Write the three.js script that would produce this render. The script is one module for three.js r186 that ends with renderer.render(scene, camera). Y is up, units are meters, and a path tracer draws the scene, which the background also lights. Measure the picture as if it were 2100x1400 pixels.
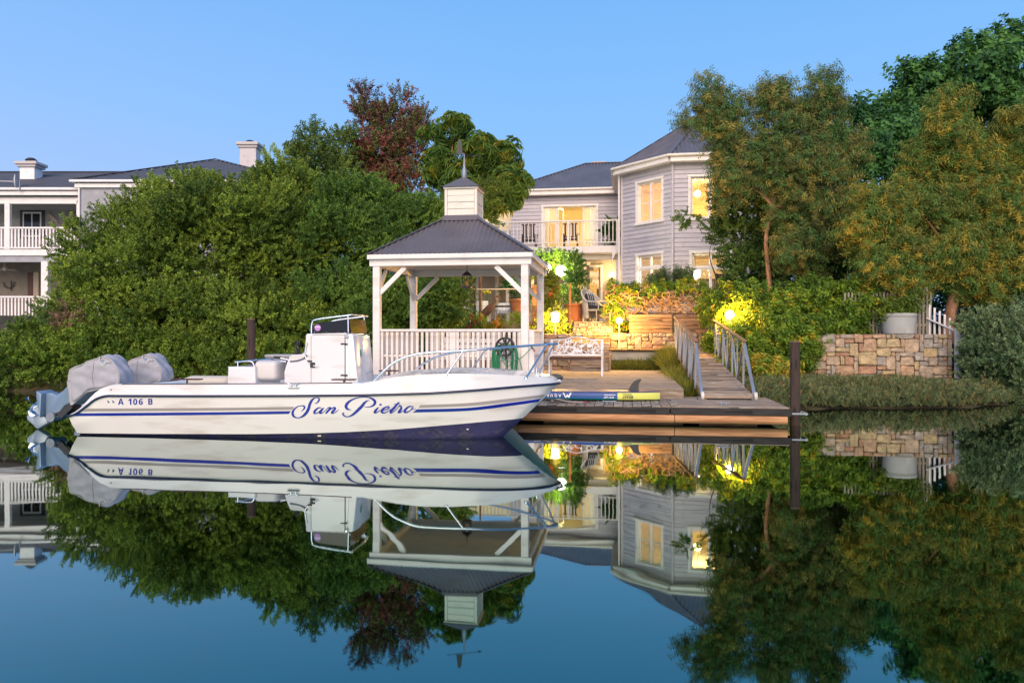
import * as THREE from 'three';
import { mergeGeometries, mergeVertices, toCreasedNormals } from 'three/addons/utils/BufferGeometryUtils.js';
import { FontLoader } from 'three/addons/loaders/FontLoader.js';

const scene = new THREE.Scene();
const RAD = Math.PI / 180;

// ---------- camera: 1.4 m above the water, level, lens shifted a touch ----------
const camera = new THREE.PerspectiveCamera(2 * Math.atan(700 / 1600) / RAD, 1.5, 0.1, 900);
camera.position.set(0, 1.4, 0);
camera.lookAt(0, 1.4, -10);
camera.setViewOffset(2100, 1400, 0, 10, 2100, 1400);

// ---------- dusk sky ----------
const EXPOSURE = 3.2;
const SUN_DIR = new THREE.Vector3(-0.10, 0.46, 0.9).normalize();   // afterglow behind the camera
{
  const W = 512, H = 256, data = new Float32Array(W * H * 4);
  const stops = [[0, .128, .188, .324], [.14, .106, .184, .324], [.26, .083, .175, .318], [.42, .060, .150, .30], [.7, .047, .125, .265], [1, .04, .11, .24]];
  for (let j = 0; j < H; j++) for (let i = 0; i < W; i++) {
    const el = (j + .5) / H * Math.PI - Math.PI / 2, az = ((i + .5) / W - .5) * 2 * Math.PI;
    const x = Math.cos(el) * Math.cos(az), y = Math.sin(el), z = Math.cos(el) * Math.sin(az);
    const h = Math.max(0, y);
    let k = 0; while (k < stops.length - 2 && h > stops[k + 1][0]) k++;
    const a = stops[k], b = stops[k + 1], t = Math.min(1, Math.max(0, (h - a[0]) / (b[0] - a[0])));
    const c = [1, 2, 3].map(n => a[n] + (b[n] - a[n]) * t);
    const lav = Math.max(0, -x) * Math.exp(-h * 4.5);            // the sky is more lavender towards the left
    c[0] += .095 * lav; c[1] += .016 * lav;
    const g = Math.max(0, x * SUN_DIR.x + y * SUN_DIR.y + z * SUN_DIR.z), glow = Math.pow(g, 7);
    c[0] += .22 * glow; c[1] += .13 * glow; c[2] += .06 * glow;
    const o = (j * W + i) * 4; data[o] = c[0]; data[o + 1] = c[1]; data[o + 2] = c[2]; data[o + 3] = 1;
  }
  const sky = new THREE.DataTexture(data, W, H, THREE.RGBAFormat, THREE.FloatType);
  sky.mapping = THREE.EquirectangularReflectionMapping; sky.magFilter = sky.minFilter = THREE.LinearFilter; sky.needsUpdate = true;
  scene.background = sky; scene.environment = sky;
}
// ---------- the last warm light of the set sun, very soft ----------
const sun = new THREE.DirectionalLight(new THREE.Color(1, .77, .56), 1.25);
sun.position.copy(SUN_DIR).multiplyScalar(60); sun.target.position.set(0, 2, -20); sun.position.add(sun.target.position);
sun.castShadow = true; sun.shadow.radius = 105; sun.shadow.mapSize.set(2048, 2048);
Object.assign(sun.shadow.camera, { left: -40, right: 40, top: 40, bottom: -40, near: 1, far: 160 });
scene.add(sun, sun.target);

const renderer = new THREE.WebGLRenderer({ antialias: true });
renderer.setSize(1024, 682);
renderer.toneMapping = THREE.LinearToneMapping;
renderer.toneMappingExposure = EXPOSURE;
renderer.shadowMap.enabled = true;

// ================= helpers =================
const V = (x, y, z) => new THREE.Vector3(x, y, z);
const TH = 8.5 * RAD, C8 = Math.cos(TH), S8 = Math.sin(TH);
// site axes: u runs along the quay to the right, v runs inland, measured from the front edge of the floating dock
const P = (u, v, y = 0) => V(u * C8 + v * S8, y, -12.75 + u * S8 - v * C8);
const toSite = (x, z) => [x * C8 + (z + 12.75) * S8, x * S8 - (z + 12.75) * C8];
const eye = (px, py, d) => V((px - 1050) / 1600 * d, 1.4 + (690 - py) / 1600 * d, -d);   // a point d metres out
function rng(seed) { let a = seed >>> 0; return () => { a = (a + 0x6D2B79F5) | 0; let t = Math.imul(a ^ (a >>> 15), 1 | a); t = (t + Math.imul(t ^ (t >>> 7), 61 | t)) ^ t; return ((t ^ (t >>> 14)) >>> 0) / 4294967296; }; }
const taken = {};
function numbered(n) { const k = taken[n] = (taken[n] ?? -1) + 1; return k ? n + '_' + String(k).padStart(3, '0') : n; }
function tag(o, label, category, group, kind) { if (label) o.userData.label = label; if (category) o.userData.category = category; if (group) o.userData.group = group; if (kind) o.userData.kind = kind; return o; }
function thing(name, label, category, pos = [0, 0, 0], turn = 0, group) {
  const o = new THREE.Group(); o.name = numbered(name); scene.add(o);
  if (pos.isVector3) o.position.copy(pos); else o.position.set(...pos);
  o.rotation.y = turn; return tag(o, label, category, group);
}
function mesh(geo, m) { const o = new THREE.Mesh(geo, m); o.castShadow = o.receiveShadow = true; return o; }
function part(parent, name, geo, m, pos, rot) {
  const o = mesh(geo, m); o.name = name; parent.add(o);
  if (pos) { if (pos.isVector3) o.position.copy(pos); else o.position.set(...pos); }
  if (rot) o.rotation.set(...rot);
  return o;
}
function solo(name, label, category, geo, m, pos, turn = 0, group) {
  const o = mesh(geo, m); o.name = numbered(name); scene.add(o);
  if (pos) { if (pos.isVector3) o.position.copy(pos); else o.position.set(...pos); }
  o.rotation.y = turn; return tag(o, label, category, group);
}
function sub(parent, name, pos = [0, 0, 0], rot) { const g = new THREE.Group(); g.name = name; parent.add(g); g.position.set(...pos); if (rot) g.rotation.set(...rot); return g; }
function setting(name, geo, m) { const o = mesh(geo, m); o.name = name; scene.add(o); o.userData.kind = 'structure'; return o; }

// uv in metres from the position, by the way each triangle faces
function muv(geo, du = 0, dv = 0) {
  const g = geo.index ? geo.toNonIndexed() : geo, p = g.attributes.position, uv = new Float32Array(p.count * 2);
  const a = V(), b = V(), c = V();
  for (let i = 0; i < p.count; i += 3) {
    a.fromBufferAttribute(p, i); b.fromBufferAttribute(p, i + 1); c.fromBufferAttribute(p, i + 2);
    const n = b.clone().sub(a).cross(c.clone().sub(a)), x = Math.abs(n.x), y = Math.abs(n.y), z = Math.abs(n.z);
    [a, b, c].forEach((q, k) => {
      const [s, t] = y >= x && y >= z ? [q.x, q.z] : z >= x ? [q.x, q.y] : [q.z, q.y];
      uv[(i + k) * 2] = s + du; uv[(i + k) * 2 + 1] = t + dv;
    });
  }
  g.setAttribute('uv', new THREE.BufferAttribute(uv, 2)); return g;
}
const boxes = {};
// a box with chamfered edges; the same size and variant is built once
function cb(L, H, D, bev = .006, variant = 0) {
  const key = [L.toFixed(4), H.toFixed(4), D.toFixed(4), bev, variant].join();
  if (boxes[key]) return boxes[key];
  bev = Math.min(bev, L * .3, H * .3, D * .3);
  const h = [L / 2, H / 2, D / 2], pos = [];
  const vert = (s, ax) => s.map((q, i) => q * (i === ax ? h[i] : h[i] - bev));
  const tri = (a, b, c) => { const n = V(...b).sub(V(...a)).cross(V(...c).sub(V(...a))), m = V(...a).add(V(...b)).add(V(...c)); if (n.dot(m) < 0) [b, c] = [c, b]; pos.push(...a, ...b, ...c); };
  const quad = (a, b, c, d) => { tri(a, b, c); tri(a, c, d); };
  for (let ax = 0; ax < 3; ax++) { const [i, j] = [0, 1, 2].filter(k => k !== ax); for (const s of [-1, 1]) { const q = (a, b) => { const r = [0, 0, 0]; r[ax] = s; r[i] = a; r[j] = b; return vert(r, ax); }; quad(q(-1, -1), q(1, -1), q(1, 1), q(-1, 1)); } }
  for (let ax = 0; ax < 3; ax++) { const [i, j] = [0, 1, 2].filter(k => k !== ax); for (const a of [-1, 1]) for (const b of [-1, 1]) { const q = (e, f) => { const r = [0, 0, 0]; r[ax] = e; r[i] = a; r[j] = b; return vert(r, f); }; quad(q(-1, i), q(1, i), q(1, j), q(-1, j)); } }
  for (const a of [-1, 1]) for (const b of [-1, 1]) for (const c of [-1, 1]) tri(vert([a, b, c], 0), vert([a, b, c], 1), vert([a, b, c], 2));
  const g = new THREE.BufferGeometry(); g.setAttribute('position', new THREE.Float32BufferAttribute(pos, 3)); muv(g, variant * 1.37, variant * .61); g.computeVertexNormals();
  return boxes[key] = g;
}
const at = (geo, x, y, z, rx = 0, ry = 0, rz = 0) => { const g = geo.clone(); if (rx || ry || rz) g.applyMatrix4(new THREE.Matrix4().makeRotationFromEuler(new THREE.Euler(rx, ry, rz))); return g.translate(x, y, z); };
function join(list) { return mergeGeometries(list.map(g => { const q = g.index ? g.toNonIndexed() : g.clone(); for (const k of Object.keys(q.attributes)) if (!['position', 'normal', 'uv'].includes(k)) q.deleteAttribute(k); if (!q.attributes.uv) muv(q); return q; })); }
function rod(a, b, r, r2 = r, seg = 10, open = false) {
  const d = b.clone().sub(a), g = new THREE.CylinderGeometry(r2, r, d.length(), seg, 1, open);
  g.applyQuaternion(new THREE.Quaternion().setFromUnitVectors(V(0, 1, 0), d.clone().normalize()));
  return g.translate(...a.clone().add(b).multiplyScalar(.5).toArray());
}
function tube(pts, r, seg = 24, rad = 8, closed = false, tension = .5) { return new THREE.TubeGeometry(new THREE.CatmullRomCurve3(pts, closed, 'catmullrom', tension), seg, r, rad, closed); }
// a bar of rectangular section from a to b, its own mesh geometry in the parent's axes
function bar(a, b, w, t, bev = .004, roll = 0) {
  const d = b.clone().sub(a), g = cb(d.length(), t, w, bev).clone(), x = d.clone().normalize();
  const y0 = Math.abs(x.y) > .95 ? V(1, 0, 0) : V(0, 1, 0), z = x.clone().cross(y0).normalize(), y = z.clone().cross(x);
  if (roll) g.rotateX(roll);
  g.applyMatrix4(new THREE.Matrix4().makeBasis(x, y, z)); return g.translate(...a.clone().add(b).multiplyScalar(.5).toArray());
}
function extrude(pts, depth, bevel = 0, holes = []) {
  const s = new THREE.Shape(pts.map(p => new THREE.Vector2(...p)));
  for (const h of holes) s.holes.push(new THREE.Path(h.map(p => new THREE.Vector2(...p))));
  return muv(new THREE.ExtrudeGeometry(s, { depth, bevelEnabled: bevel > 0, bevelSize: bevel, bevelThickness: bevel, bevelSegments: 2, bevelOffset: -bevel, curveSegments: 10 }));
}
function lathe(pts, seg = 20) { return new THREE.LatheGeometry(pts.map(p => new THREE.Vector2(...p)), seg); }
function smooth(geo, ang = .6) { return toCreasedNormals(geo, ang); }
function surf(nu, nv, fn, uvf) {   // a grid surface fn(s, t) -> Vector3, s and t from 0 to 1
  const pos = [], uv = [], idx = [];
  for (let j = 0; j <= nv; j++) for (let i = 0; i <= nu; i++) { const p = fn(i / nu, j / nv); pos.push(p.x, p.y, p.z); const q = uvf ? uvf(i / nu, j / nv, p) : [p.x + p.z * .3, p.y + p.z * .7]; uv.push(...q); }
  for (let j = 0; j < nv; j++) for (let i = 0; i < nu; i++) { const a = j * (nu + 1) + i, b = a + 1, c = a + nu + 1, d = c + 1; idx.push(a, b, d, a, d, c); }
  const g = new THREE.BufferGeometry(); g.setAttribute('position', new THREE.Float32BufferAttribute(pos, 3)); g.setAttribute('uv', new THREE.Float32BufferAttribute(uv, 2)); g.setIndex(idx); g.computeVertexNormals(); return g;
}

// ================= textures =================
function lattice(n, seed) { const r = rng(seed), a = new Float32Array(n * n); for (let i = 0; i < a.length; i++) a[i] = r(); return a; }
const lat = lattice(256, 7);
function vnoise(x, y, px = 256, py = 256, off = 0) {   // value noise that repeats after px, py cells
  const xi = Math.floor(x), yi = Math.floor(y), fx = x - xi, fy = y - yi, sx = fx * fx * (3 - 2 * fx), sy = fy * fy * (3 - 2 * fy);
  const g = (i, j) => lat[(((((j % py) + py) % py) + off * 31) % 256) * 256 + ((((i % px) + px) % px) + off * 57) % 256];
  const a = g(xi, yi), b = g(xi + 1, yi), c = g(xi, yi + 1), d = g(xi + 1, yi + 1);
  return a + (b - a) * sx + (c - a) * sy + (a - b - c + d) * sx * sy;
}
function fbm(x, y, p, oct = 4, off = 0) { let s = 0, w = .5, f = 1; for (let o = 0; o < oct; o++) { s += w * vnoise(x * f, y * f, p * f, p * f, off + o); f *= 2; w *= .5; } return s / (1 - Math.pow(.5, oct)); }
function texture(n, fn, srgb = true, rep = 1) {
  const d = new Uint8Array(n * n * 4);
  for (let j = 0; j < n; j++) for (let i = 0; i < n; i++) { const c = fn(i / n, j / n), o = (j * n + i) * 4; for (let k = 0; k < 3; k++) d[o + k] = Math.max(0, Math.min(255, (Array.isArray(c) ? c[k] : c) * 255)); d[o + 3] = 255; }
  const t = new THREE.DataTexture(d, n, n); t.wrapS = t.wrapT = THREE.RepeatWrapping; t.magFilter = THREE.LinearFilter; t.minFilter = THREE.LinearMipmapLinearFilter; t.generateMipmaps = true;
  if (srgb) t.colorSpace = THREE.SRGBColorSpace; t.repeat.set(rep, rep); t.needsUpdate = true; return t;
}
const mix = (a, b, t) => a.map((x, i) => x + (b[i] - x) * t);
const grainAt = (u, v, o = 0) => { const w = vnoise(u * 3, v * 6, 3, 6, o) * .06; const f = vnoise(u * 5, (v + w) * 64, 5, 64, o + 1), g = vnoise(u * 9, (v + w) * 128, 9, 128, o + 2), k = fbm(u * 4, v * 8, 4, 3, o + 3); return [.5 * f + .3 * g + .2 * k, f, k]; };
// weathered timber: pale grey fibres, brown where it is less bleached, dark splits
const T_wood = texture(512, (u, v) => { const [g, f, k] = grainAt(u, v); const split = vnoise(u * 4, v * 48, 4, 48, 9) > .86 ? .55 : 1; const c = mix([.60, .55, .50], [1, .97, .93], g); return mix(c, [.86, .70, .55], Math.max(0, k - .5) * 1.3).map(x => x * split); }, true, .8);
const T_woodB = texture(512, (u, v) => { const [g, f] = grainAt(u, v); const split = vnoise(u * 4, v * 48, 4, 48, 9) > .86 ? 0 : .5; return g * .5 + split; }, false, .8);
// tan round timber with knots
const T_log = texture(512, (u, v) => { const [g, f, k] = grainAt(u, v, 4); let c = mix([.70, .50, .36], [1, .86, .70], g); for (const [a, b, r] of [[.22, .45, .05], [.71, .62, .035], [.5, .12, .03]]) { const q = Math.hypot((u - a) * 1.0, (v - b) * 1.6) / r; const n = q + (f - .5) * 1.3; if (n < 1.6) c = mix([.42, .2, .12], c, Math.max(0, Math.min(1, n / 1.6))); } return mix(c, [.55, .42, .33], Math.max(0, k - .56) * 2); }, true, .55);
// painted boards: faint brush marks, a little dirt
const T_paint = texture(512, (u, v) => { const n = fbm(u * 6, v * 6, 6, 5, 2), m = vnoise(u * 6, v * 90, 6, 90, 5); const s = .93 + .05 * n + .03 * m; const d = Math.max(0, fbm(u * 9, v * 9, 9, 4, 11) - .62) * .9; return mix([s, s, s], [.62, .56, .48], d); }, true, .5);
const T_rock = texture(512, (u, v) => { const n = fbm(u * 5, v * 5, 5, 6, 1), m = fbm(u * 14, v * 14, 14, 4, 6), s = .62 + .5 * n - .12 * m; const w = Math.max(0, fbm(u * 4, v * 4, 4, 4, 13) - .5); return [s, s * (1 - .25 * w), s * (1 - .55 * w)]; }, true, .9);
const T_rockB = texture(512, (u, v) => .55 * fbm(u * 7, v * 7, 7, 6, 3) + .45 * fbm(u * 22, v * 22, 22, 3, 8), false, .9);
const T_grain = texture(512, (u, v) => { const s = .88 + .2 * (fbm(u * 10, v * 10, 10, 6, 5) - .4); return [s, s, s]; }, true, .4);
const T_grainB = texture(256, (u, v) => fbm(u * 24, v * 24, 24, 4, 7), false, 1);
const T_bark = texture(512, (u, v) => { const n = vnoise(u * 22, v * 5 + vnoise(u * 8, v * 8, 8, 8) * .6, 22, 5, 3), m = fbm(u * 12, v * 24, 12, 4, 2); const s = .5 + .35 * n + .3 * m; return [s, s * .96, s * .92]; }, true, 1);
const T_barkB = texture(512, (u, v) => .6 * vnoise(u * 22, v * 5, 22, 5, 3) + .4 * fbm(u * 14, v * 14, 14, 4, 2), false, 1);
const T_soil = texture(512, (u, v) => { const s = .5 + .7 * fbm(u * 12, v * 12, 12, 6, 9); return mix([s, s * .92, s * .8], [s * .8, s * .85, s * .5], fbm(u * 5, v * 5, 5, 4, 4)); }, true, .35);
// old antifouling: worn patches and a pale scum band of irregular outline (v runs up the hull)
const T_boot = texture(512, (u, v) => { const n = fbm(u * 10, v * 10, 10, 5, 3), m = fbm(u * 22, v * 44, 22, 4, 8); const hi = v < .5 ? Math.max(0, v - .05) * 1.6 : .5, worn = Math.max(0, Math.min(1, (m * .6 + n * .6 - .60 - hi) * 9)); return mix(mix([.36, .34, .52], [.27, .26, .36], n), [.50, .48, .47], worn * .6); }, true, 1);
const T_gel = texture(512, (u, v) => { const d = Math.max(0, fbm(u * 5, v * 22, 5, 4, 12) - .58) * 1.1, s = .965 + .05 * fbm(u * 4, v * 4, 4, 4, 2); return mix([s, s, s], [.70, .64, .58], d); }, true, .33);
const T_roof = texture(512, (u, v) => { const n = fbm(u * 6, v * 6, 6, 5, 8), m = fbm(u * 30, v * 30, 30, 3, 2); const s = .82 + .2 * n; const l = m > .72 ? .25 : 0; return mix([s, s, s * 1.01], [1.0, .98, .9], l); }, true, .35);
const T_weave = texture(256, (u, v) => { const a = Math.sin(u * Math.PI * 2 * 32), b = Math.sin(v * Math.PI * 2 * 32); const s = .85 + .08 * a * b + .12 * (fbm(u * 6, v * 6, 6, 4) - .5); return [s, s, s]; }, true, 2);

// ================= materials (linear base colours) =================
function M(r, g, b, rough = .7, o = {}) { const { phys, ...rest } = o; const m = phys ? new THREE.MeshPhysicalMaterial({ roughness: rough, ...rest }) : new THREE.MeshStandardMaterial({ roughness: rough, ...rest }); m.color.setRGB(r, g, b); return m; }
const woodV = [[.48, .43, .38], [.41, .36, .32], [.55, .49, .43], [.43, .35, .28]].map(c => M(...c, .85, { map: T_wood, bumpMap: T_woodB, bumpScale: .004 }));
const woodGang = [[.52, .47, .42], [.34, .30, .27], [.44, .38, .33], [.24, .21, .19], [.58, .53, .47]].map(c => M(...c, .88, { map: T_wood, bumpMap: T_woodB, bumpScale: .004 }));
const woodDark = M(.045, .045, .05, .8, { map: T_wood, bumpMap: T_woodB, bumpScale: .003 });
const woodBrown = [[.30, .20, .14], [.36, .24, .17], [.26, .18, .14]].map(c => M(...c, .8, { map: T_wood, bumpMap: T_woodB, bumpScale: .004 }));
const logTan = M(.70, .57, .46, .75, { map: T_log, bumpMap: T_woodB, bumpScale: .002 });
const pileMat = M(.085, .06, .055, .9, { map: T_wood, bumpMap: T_woodB, bumpScale: .006 });
const white = M(.80, .76, .74, .55, { map: T_paint });
const cream = M(.74, .70, .62, .6, { map: T_paint });
const gelcoat = M(.72, .71, .71, .18, { phys: true, map: T_gel, clearcoat: .4, clearcoatRoughness: .1 });
const gelWhite = M(.80, .82, .84, .28, { map: T_gel });
const steel = M(.62, .64, .68, .16, { metalness: 1 });
const galv = M(.31, .35, .41, .5, { metalness: .45, map: T_grain });
const blackPlastic = M(.015, .015, .017, .45);
const darkMetal = M(.04, .04, .045, .5, { metalness: .3 });
const roofGrey = M(.15, .135, .145, .5, { map: T_roof, metalness: .15 });
const navy = M(.012, .018, .06, .3), stripeBlue = M(.008, .018, .27, .3), stripeGrey = M(.30, .27, .26, .35);
const terracotta = M(.52, .17, .055, .8, { map: T_grain, bumpMap: T_grainB, bumpScale: .002 });
const plaster = M(.52, .45, .35, .85, { map: T_grain, bumpMap: T_grainB, bumpScale: .001 });
const concrete = M(.36, .36, .33, .9, { map: T_grain, bumpMap: T_grainB, bumpScale: .003 });
const siding = [[.50, .475, .53], [.47, .45, .50], [.53, .50, .55]].map(c => M(...c, .6, { map: T_paint }));
const interior = M(.80, .66, .40, .9), ceilingPaint = M(.75, .70, .58, .9), floorWood = M(.22, .12, .06, .5, { map: T_wood });
const glass = M(1, 1, 1, .03, { phys: true, transmission: 1, thickness: 0, ior: 1.45 });
const bark = M(.20, .14, .10, .95, { map: T_bark, bumpMap: T_barkB, bumpScale: .015 });
const barkRed = M(.34, .20, .13, .9, { map: T_bark, bumpMap: T_barkB, bumpScale: .01 });
const twig = M(.30, .20, .13, .95);
const stoneV = [[.61, .41, .26], [.53, .43, .34], [.46, .42, .38], [.63, .49, .28], [.56, .33, .21], [.50, .45, .40], [.63, .48, .34]].map(c => M(...c, .9, { map: T_rock, bumpMap: T_rockB, bumpScale: .012 }));
const mortar = M(.20, .16, .12, .95, { map: T_rock });
const soil = M(.085, .07, .045, 1, { map: T_soil, bumpMap: T_rockB, bumpScale: .03 });
const wicker = M(.70, .64, .58, .8, { map: T_weave });
const tinClay = M(.46, .47, .46, .75, { map: T_grain });
function lampGlow(r, g, b, k) { const m = M(.9, .85, .7, .4); m.emissive.setRGB(r, g, b); m.emissiveIntensity = k; return m; }
const glowWarm = lampGlow(1, .80, .45, 3.2), glowWhite = lampGlow(1, .93, .74, 4);
function lamp(parent, pos, cd, color = [1, .62, .22], radius = 2) {
  const l = new THREE.PointLight(new THREE.Color(...color), cd, 0, 2); l.position.set(...pos); l.castShadow = true; l.shadow.radius = radius; l.name = 'bulb_light'; parent.add(l); return l;
}
const font = await new FontLoader().loadAsync('fonts/droid/droid_sans_bold.typeface.json');
function flatText(str, size, depth = .002) {
  const g = new THREE.ExtrudeGeometry(font.generateShapes(str, size), { depth, bevelEnabled: false, curveSegments: 5 });
  g.computeBoundingBox(); return g;
}

// ================= setting: water and land =================
const ss = (a, b, x) => { const t = Math.max(0, Math.min(1, (x - a) / (b - a))); return t * t * (3 - 2 * t); };
const piece = (pts, x) => { if (x <= pts[0][0]) return pts[0][1]; for (let i = 1; i < pts.length; i++) if (x <= pts[i][0]) { const t = (x - pts[i - 1][0]) / (pts[i][0] - pts[i - 1][0]); return pts[i - 1][1] + (pts[i][1] - pts[i - 1][1]) * t; } return pts[pts.length - 1][1]; };
const SHORE = [[-60, 7], [-14, 5.0], [-5, 5.3], [-3.8, 8.4], [2.3, 8.6], [2.95, 2.9], [4.6, 2.9], [5.2, 3.2], [7, 3.3], [9.6, 4.6], [10.6, 6.3], [14, 6.6], [60, 8]];
function land(u, v) {
  const s = piece(SHORE, u) + .18 * Math.sin(u * 2.1) * ss(4.4, 6, Math.abs(u)), dv = v - s;
  if (dv < 0) return Math.max(-1.4, dv * .55) - .02;
  const left = .9 * ss(0, 1.8, dv) + 1.3 * ss(1.8, 9, dv);
  const mid = .32 * ss(0, 1, dv) + 1.0 * ss(10.28, 10.5, v) + .42 * ss(11, 12.2, v);
  const right = .13 * ss(0, .9, dv) + .13 * ss(.9, 3.8, dv) + (u > 4.2 ? .98 : .7) * ss(u > 5.6 ? 7.12 : 7.6, u > 5.6 ? 7.5 : 10.4, v) + .35 * ss(9.5, 13, v);
  const wl = 1 - ss(-5.2, -3.6, u), wr = ss(2.5, 3.0, u);
  return left * wl + right * wr + mid * (1 - wl - wr) + .025 * Math.sin(u * 3.3 + v * 2.7) + ss(30, 90, v) * 1.2;
}
{
  const seq = (a, b, st) => { const o = []; for (let x = a; x < b - 1e-6; x += st) o.push(x); return o; };
  const us = [-400, -200, -110, -70, ...seq(-48, -18, 2), ...seq(-18, 14, .35), ...seq(14, 48, 2), 70, 110, 200, 400];
  const vs = [-14, -6, ...seq(-2, 14, .3), ...seq(14, 30, 1.2), ...seq(30, 90, 8), 110, 160, 260, 450];
  const pos = [], uv = [], idx = [];
  for (const v of vs) for (const u of us) { const p = P(u, v, land(u, v)); pos.push(p.x, p.y, p.z); uv.push(u, v); }
  for (let j = 0; j < vs.length - 1; j++) for (let i = 0; i < us.length - 1; i++) { const a = j * us.length + i, b = a + 1, c = a + us.length, d = c + 1; idx.push(a, b, d, a, d, c); }
  const g = new THREE.BufferGeometry(); g.setAttribute('position', new THREE.Float32BufferAttribute(pos, 3)); g.setAttribute('uv', new THREE.Float32BufferAttribute(uv, 2)); g.setIndex(idx); g.computeVertexNormals();
  setting('ground', g, soil);
  const T_ripple = texture(512, (u, v) => .6 * fbm(u * 6, v * 10, 6, 3, 3) + .4 * vnoise(u * 24, v * 40, 24, 40, 4), false, .12);
  const waterMat = M(.004, .17, .155, .02, { phys: true, metalness: 1, clearcoat: .38, clearcoatRoughness: .012, bumpMap: T_ripple, bumpScale: .0009 });
  const w = new THREE.PlaneGeometry(900, 700).rotateX(-Math.PI / 2).translate(0, 0, -200); const p = w.attributes.position, q = w.attributes.uv; for (let i = 0; i < p.count; i++) q.setXY(i, p.getX(i), p.getZ(i));
  setting('canal_water', w, waterMat);
}

// ================= stone walls =================
const stoneShapes = [0, 1, 2, 3, 4, 5].map(k => {
  const r = rng(300 + k), g = cb(1, 1, 1, .09, 40 + k).clone(), p = g.attributes.position, j = {};
  for (let i = 0; i < p.count; i++) { const key = [p.getX(i), p.getY(i), p.getZ(i)].map(x => x.toFixed(3)).join(); j[key] ??= [(r() - .5) * .10, (r() - .5) * .10, (r() - .5) * .22]; p.setXYZ(i, p.getX(i) + j[key][0], p.getY(i) + j[key][1], p.getZ(i) + j[key][2]); }
  g.computeVertexNormals(); return g;
});
function layStones(group, w, h, cell, seed, pick, name = 'stone') {   // fills w x h (local x, y; face at z = 0) with unequal blocks
  const r = rng(seed), nx = Math.round(w / cell), ny = Math.round(h / cell), cw = w / nx, ch = h / ny, used = new Uint8Array(nx * ny);
  for (let y = 0; y < ny; y++) for (let x = 0; x < nx; x++) {
    if (used[y * nx + x]) continue;
    let bw = 1 + Math.floor(r() * 3.6), bh = r() < .45 ? 1 : r() < .8 ? 2 : 3; if (bw === 1 && bh === 1 && r() < .6) bw = 2;
    bw = Math.min(bw, nx - x); bh = Math.min(bh, ny - y);
    for (let k = 1; k < bw; k++) if (used[y * nx + x + k]) { bw = k; break; }
    for (let j = 0; j < bh; j++) for (let k = 0; k < bw; k++) used[(y + j) * nx + x + k] = 1;
    const s = part(group, name, stoneShapes[Math.floor(r() * 6)], pick(r), [(x + bw / 2) * cw, (y + bh / 2) * ch, -.045 + r() * .03]);
    s.scale.set(bw * cw - .012, bh * ch - .012, .16); s.rotation.z = (r() - .5) * .03;
    if (r() < .5) s.rotation.z += Math.PI;
  }
}
function stoneWall(name, label, u0, u1, v, y0, y1, thick, seed, cell, pick, category = 'wall') {
  const t = thing(name, label, category, P(u0, v, y0), -TH);
  part(t, 'mortar_core', cb(u1 - u0, y1 - y0 - .02, thick, .01), mortar, [(u1 - u0) / 2, (y1 - y0) / 2 - .01, -thick / 2 - .03]);
  layStones(t, u1 - u0, y1 - y0, cell, seed, pick); return t;
}
const anyStone = r => stoneV[Math.floor(r() * stoneV.length)], warmStone = r => stoneV[[0, 3, 6, 1, 0, 4, 3][Math.floor(r() * 7)]];
stoneWall('stone_wall', 'warm sandstone retaining wall under the timber sleepers beside the gangway', 1.36, 3.95, 10.22, 1.05, 1.5, .3, 11, .1, warmStone);
stoneWall('stone_wall', 'tall sandstone wall between the gazebo and the white bench', -.62, .28, 9.5, .3, 1.48, .4, 12, .125, r => stoneV[[1, 0, 6, 2, 4][Math.floor(r() * 5)]]);
stoneWall('stone_wall', 'mixed pink and grey stone wall below the large pale planter', 5.55, 9.42, 7.1, .28, 1.46, .4, 13, .105, anyStone);

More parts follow.
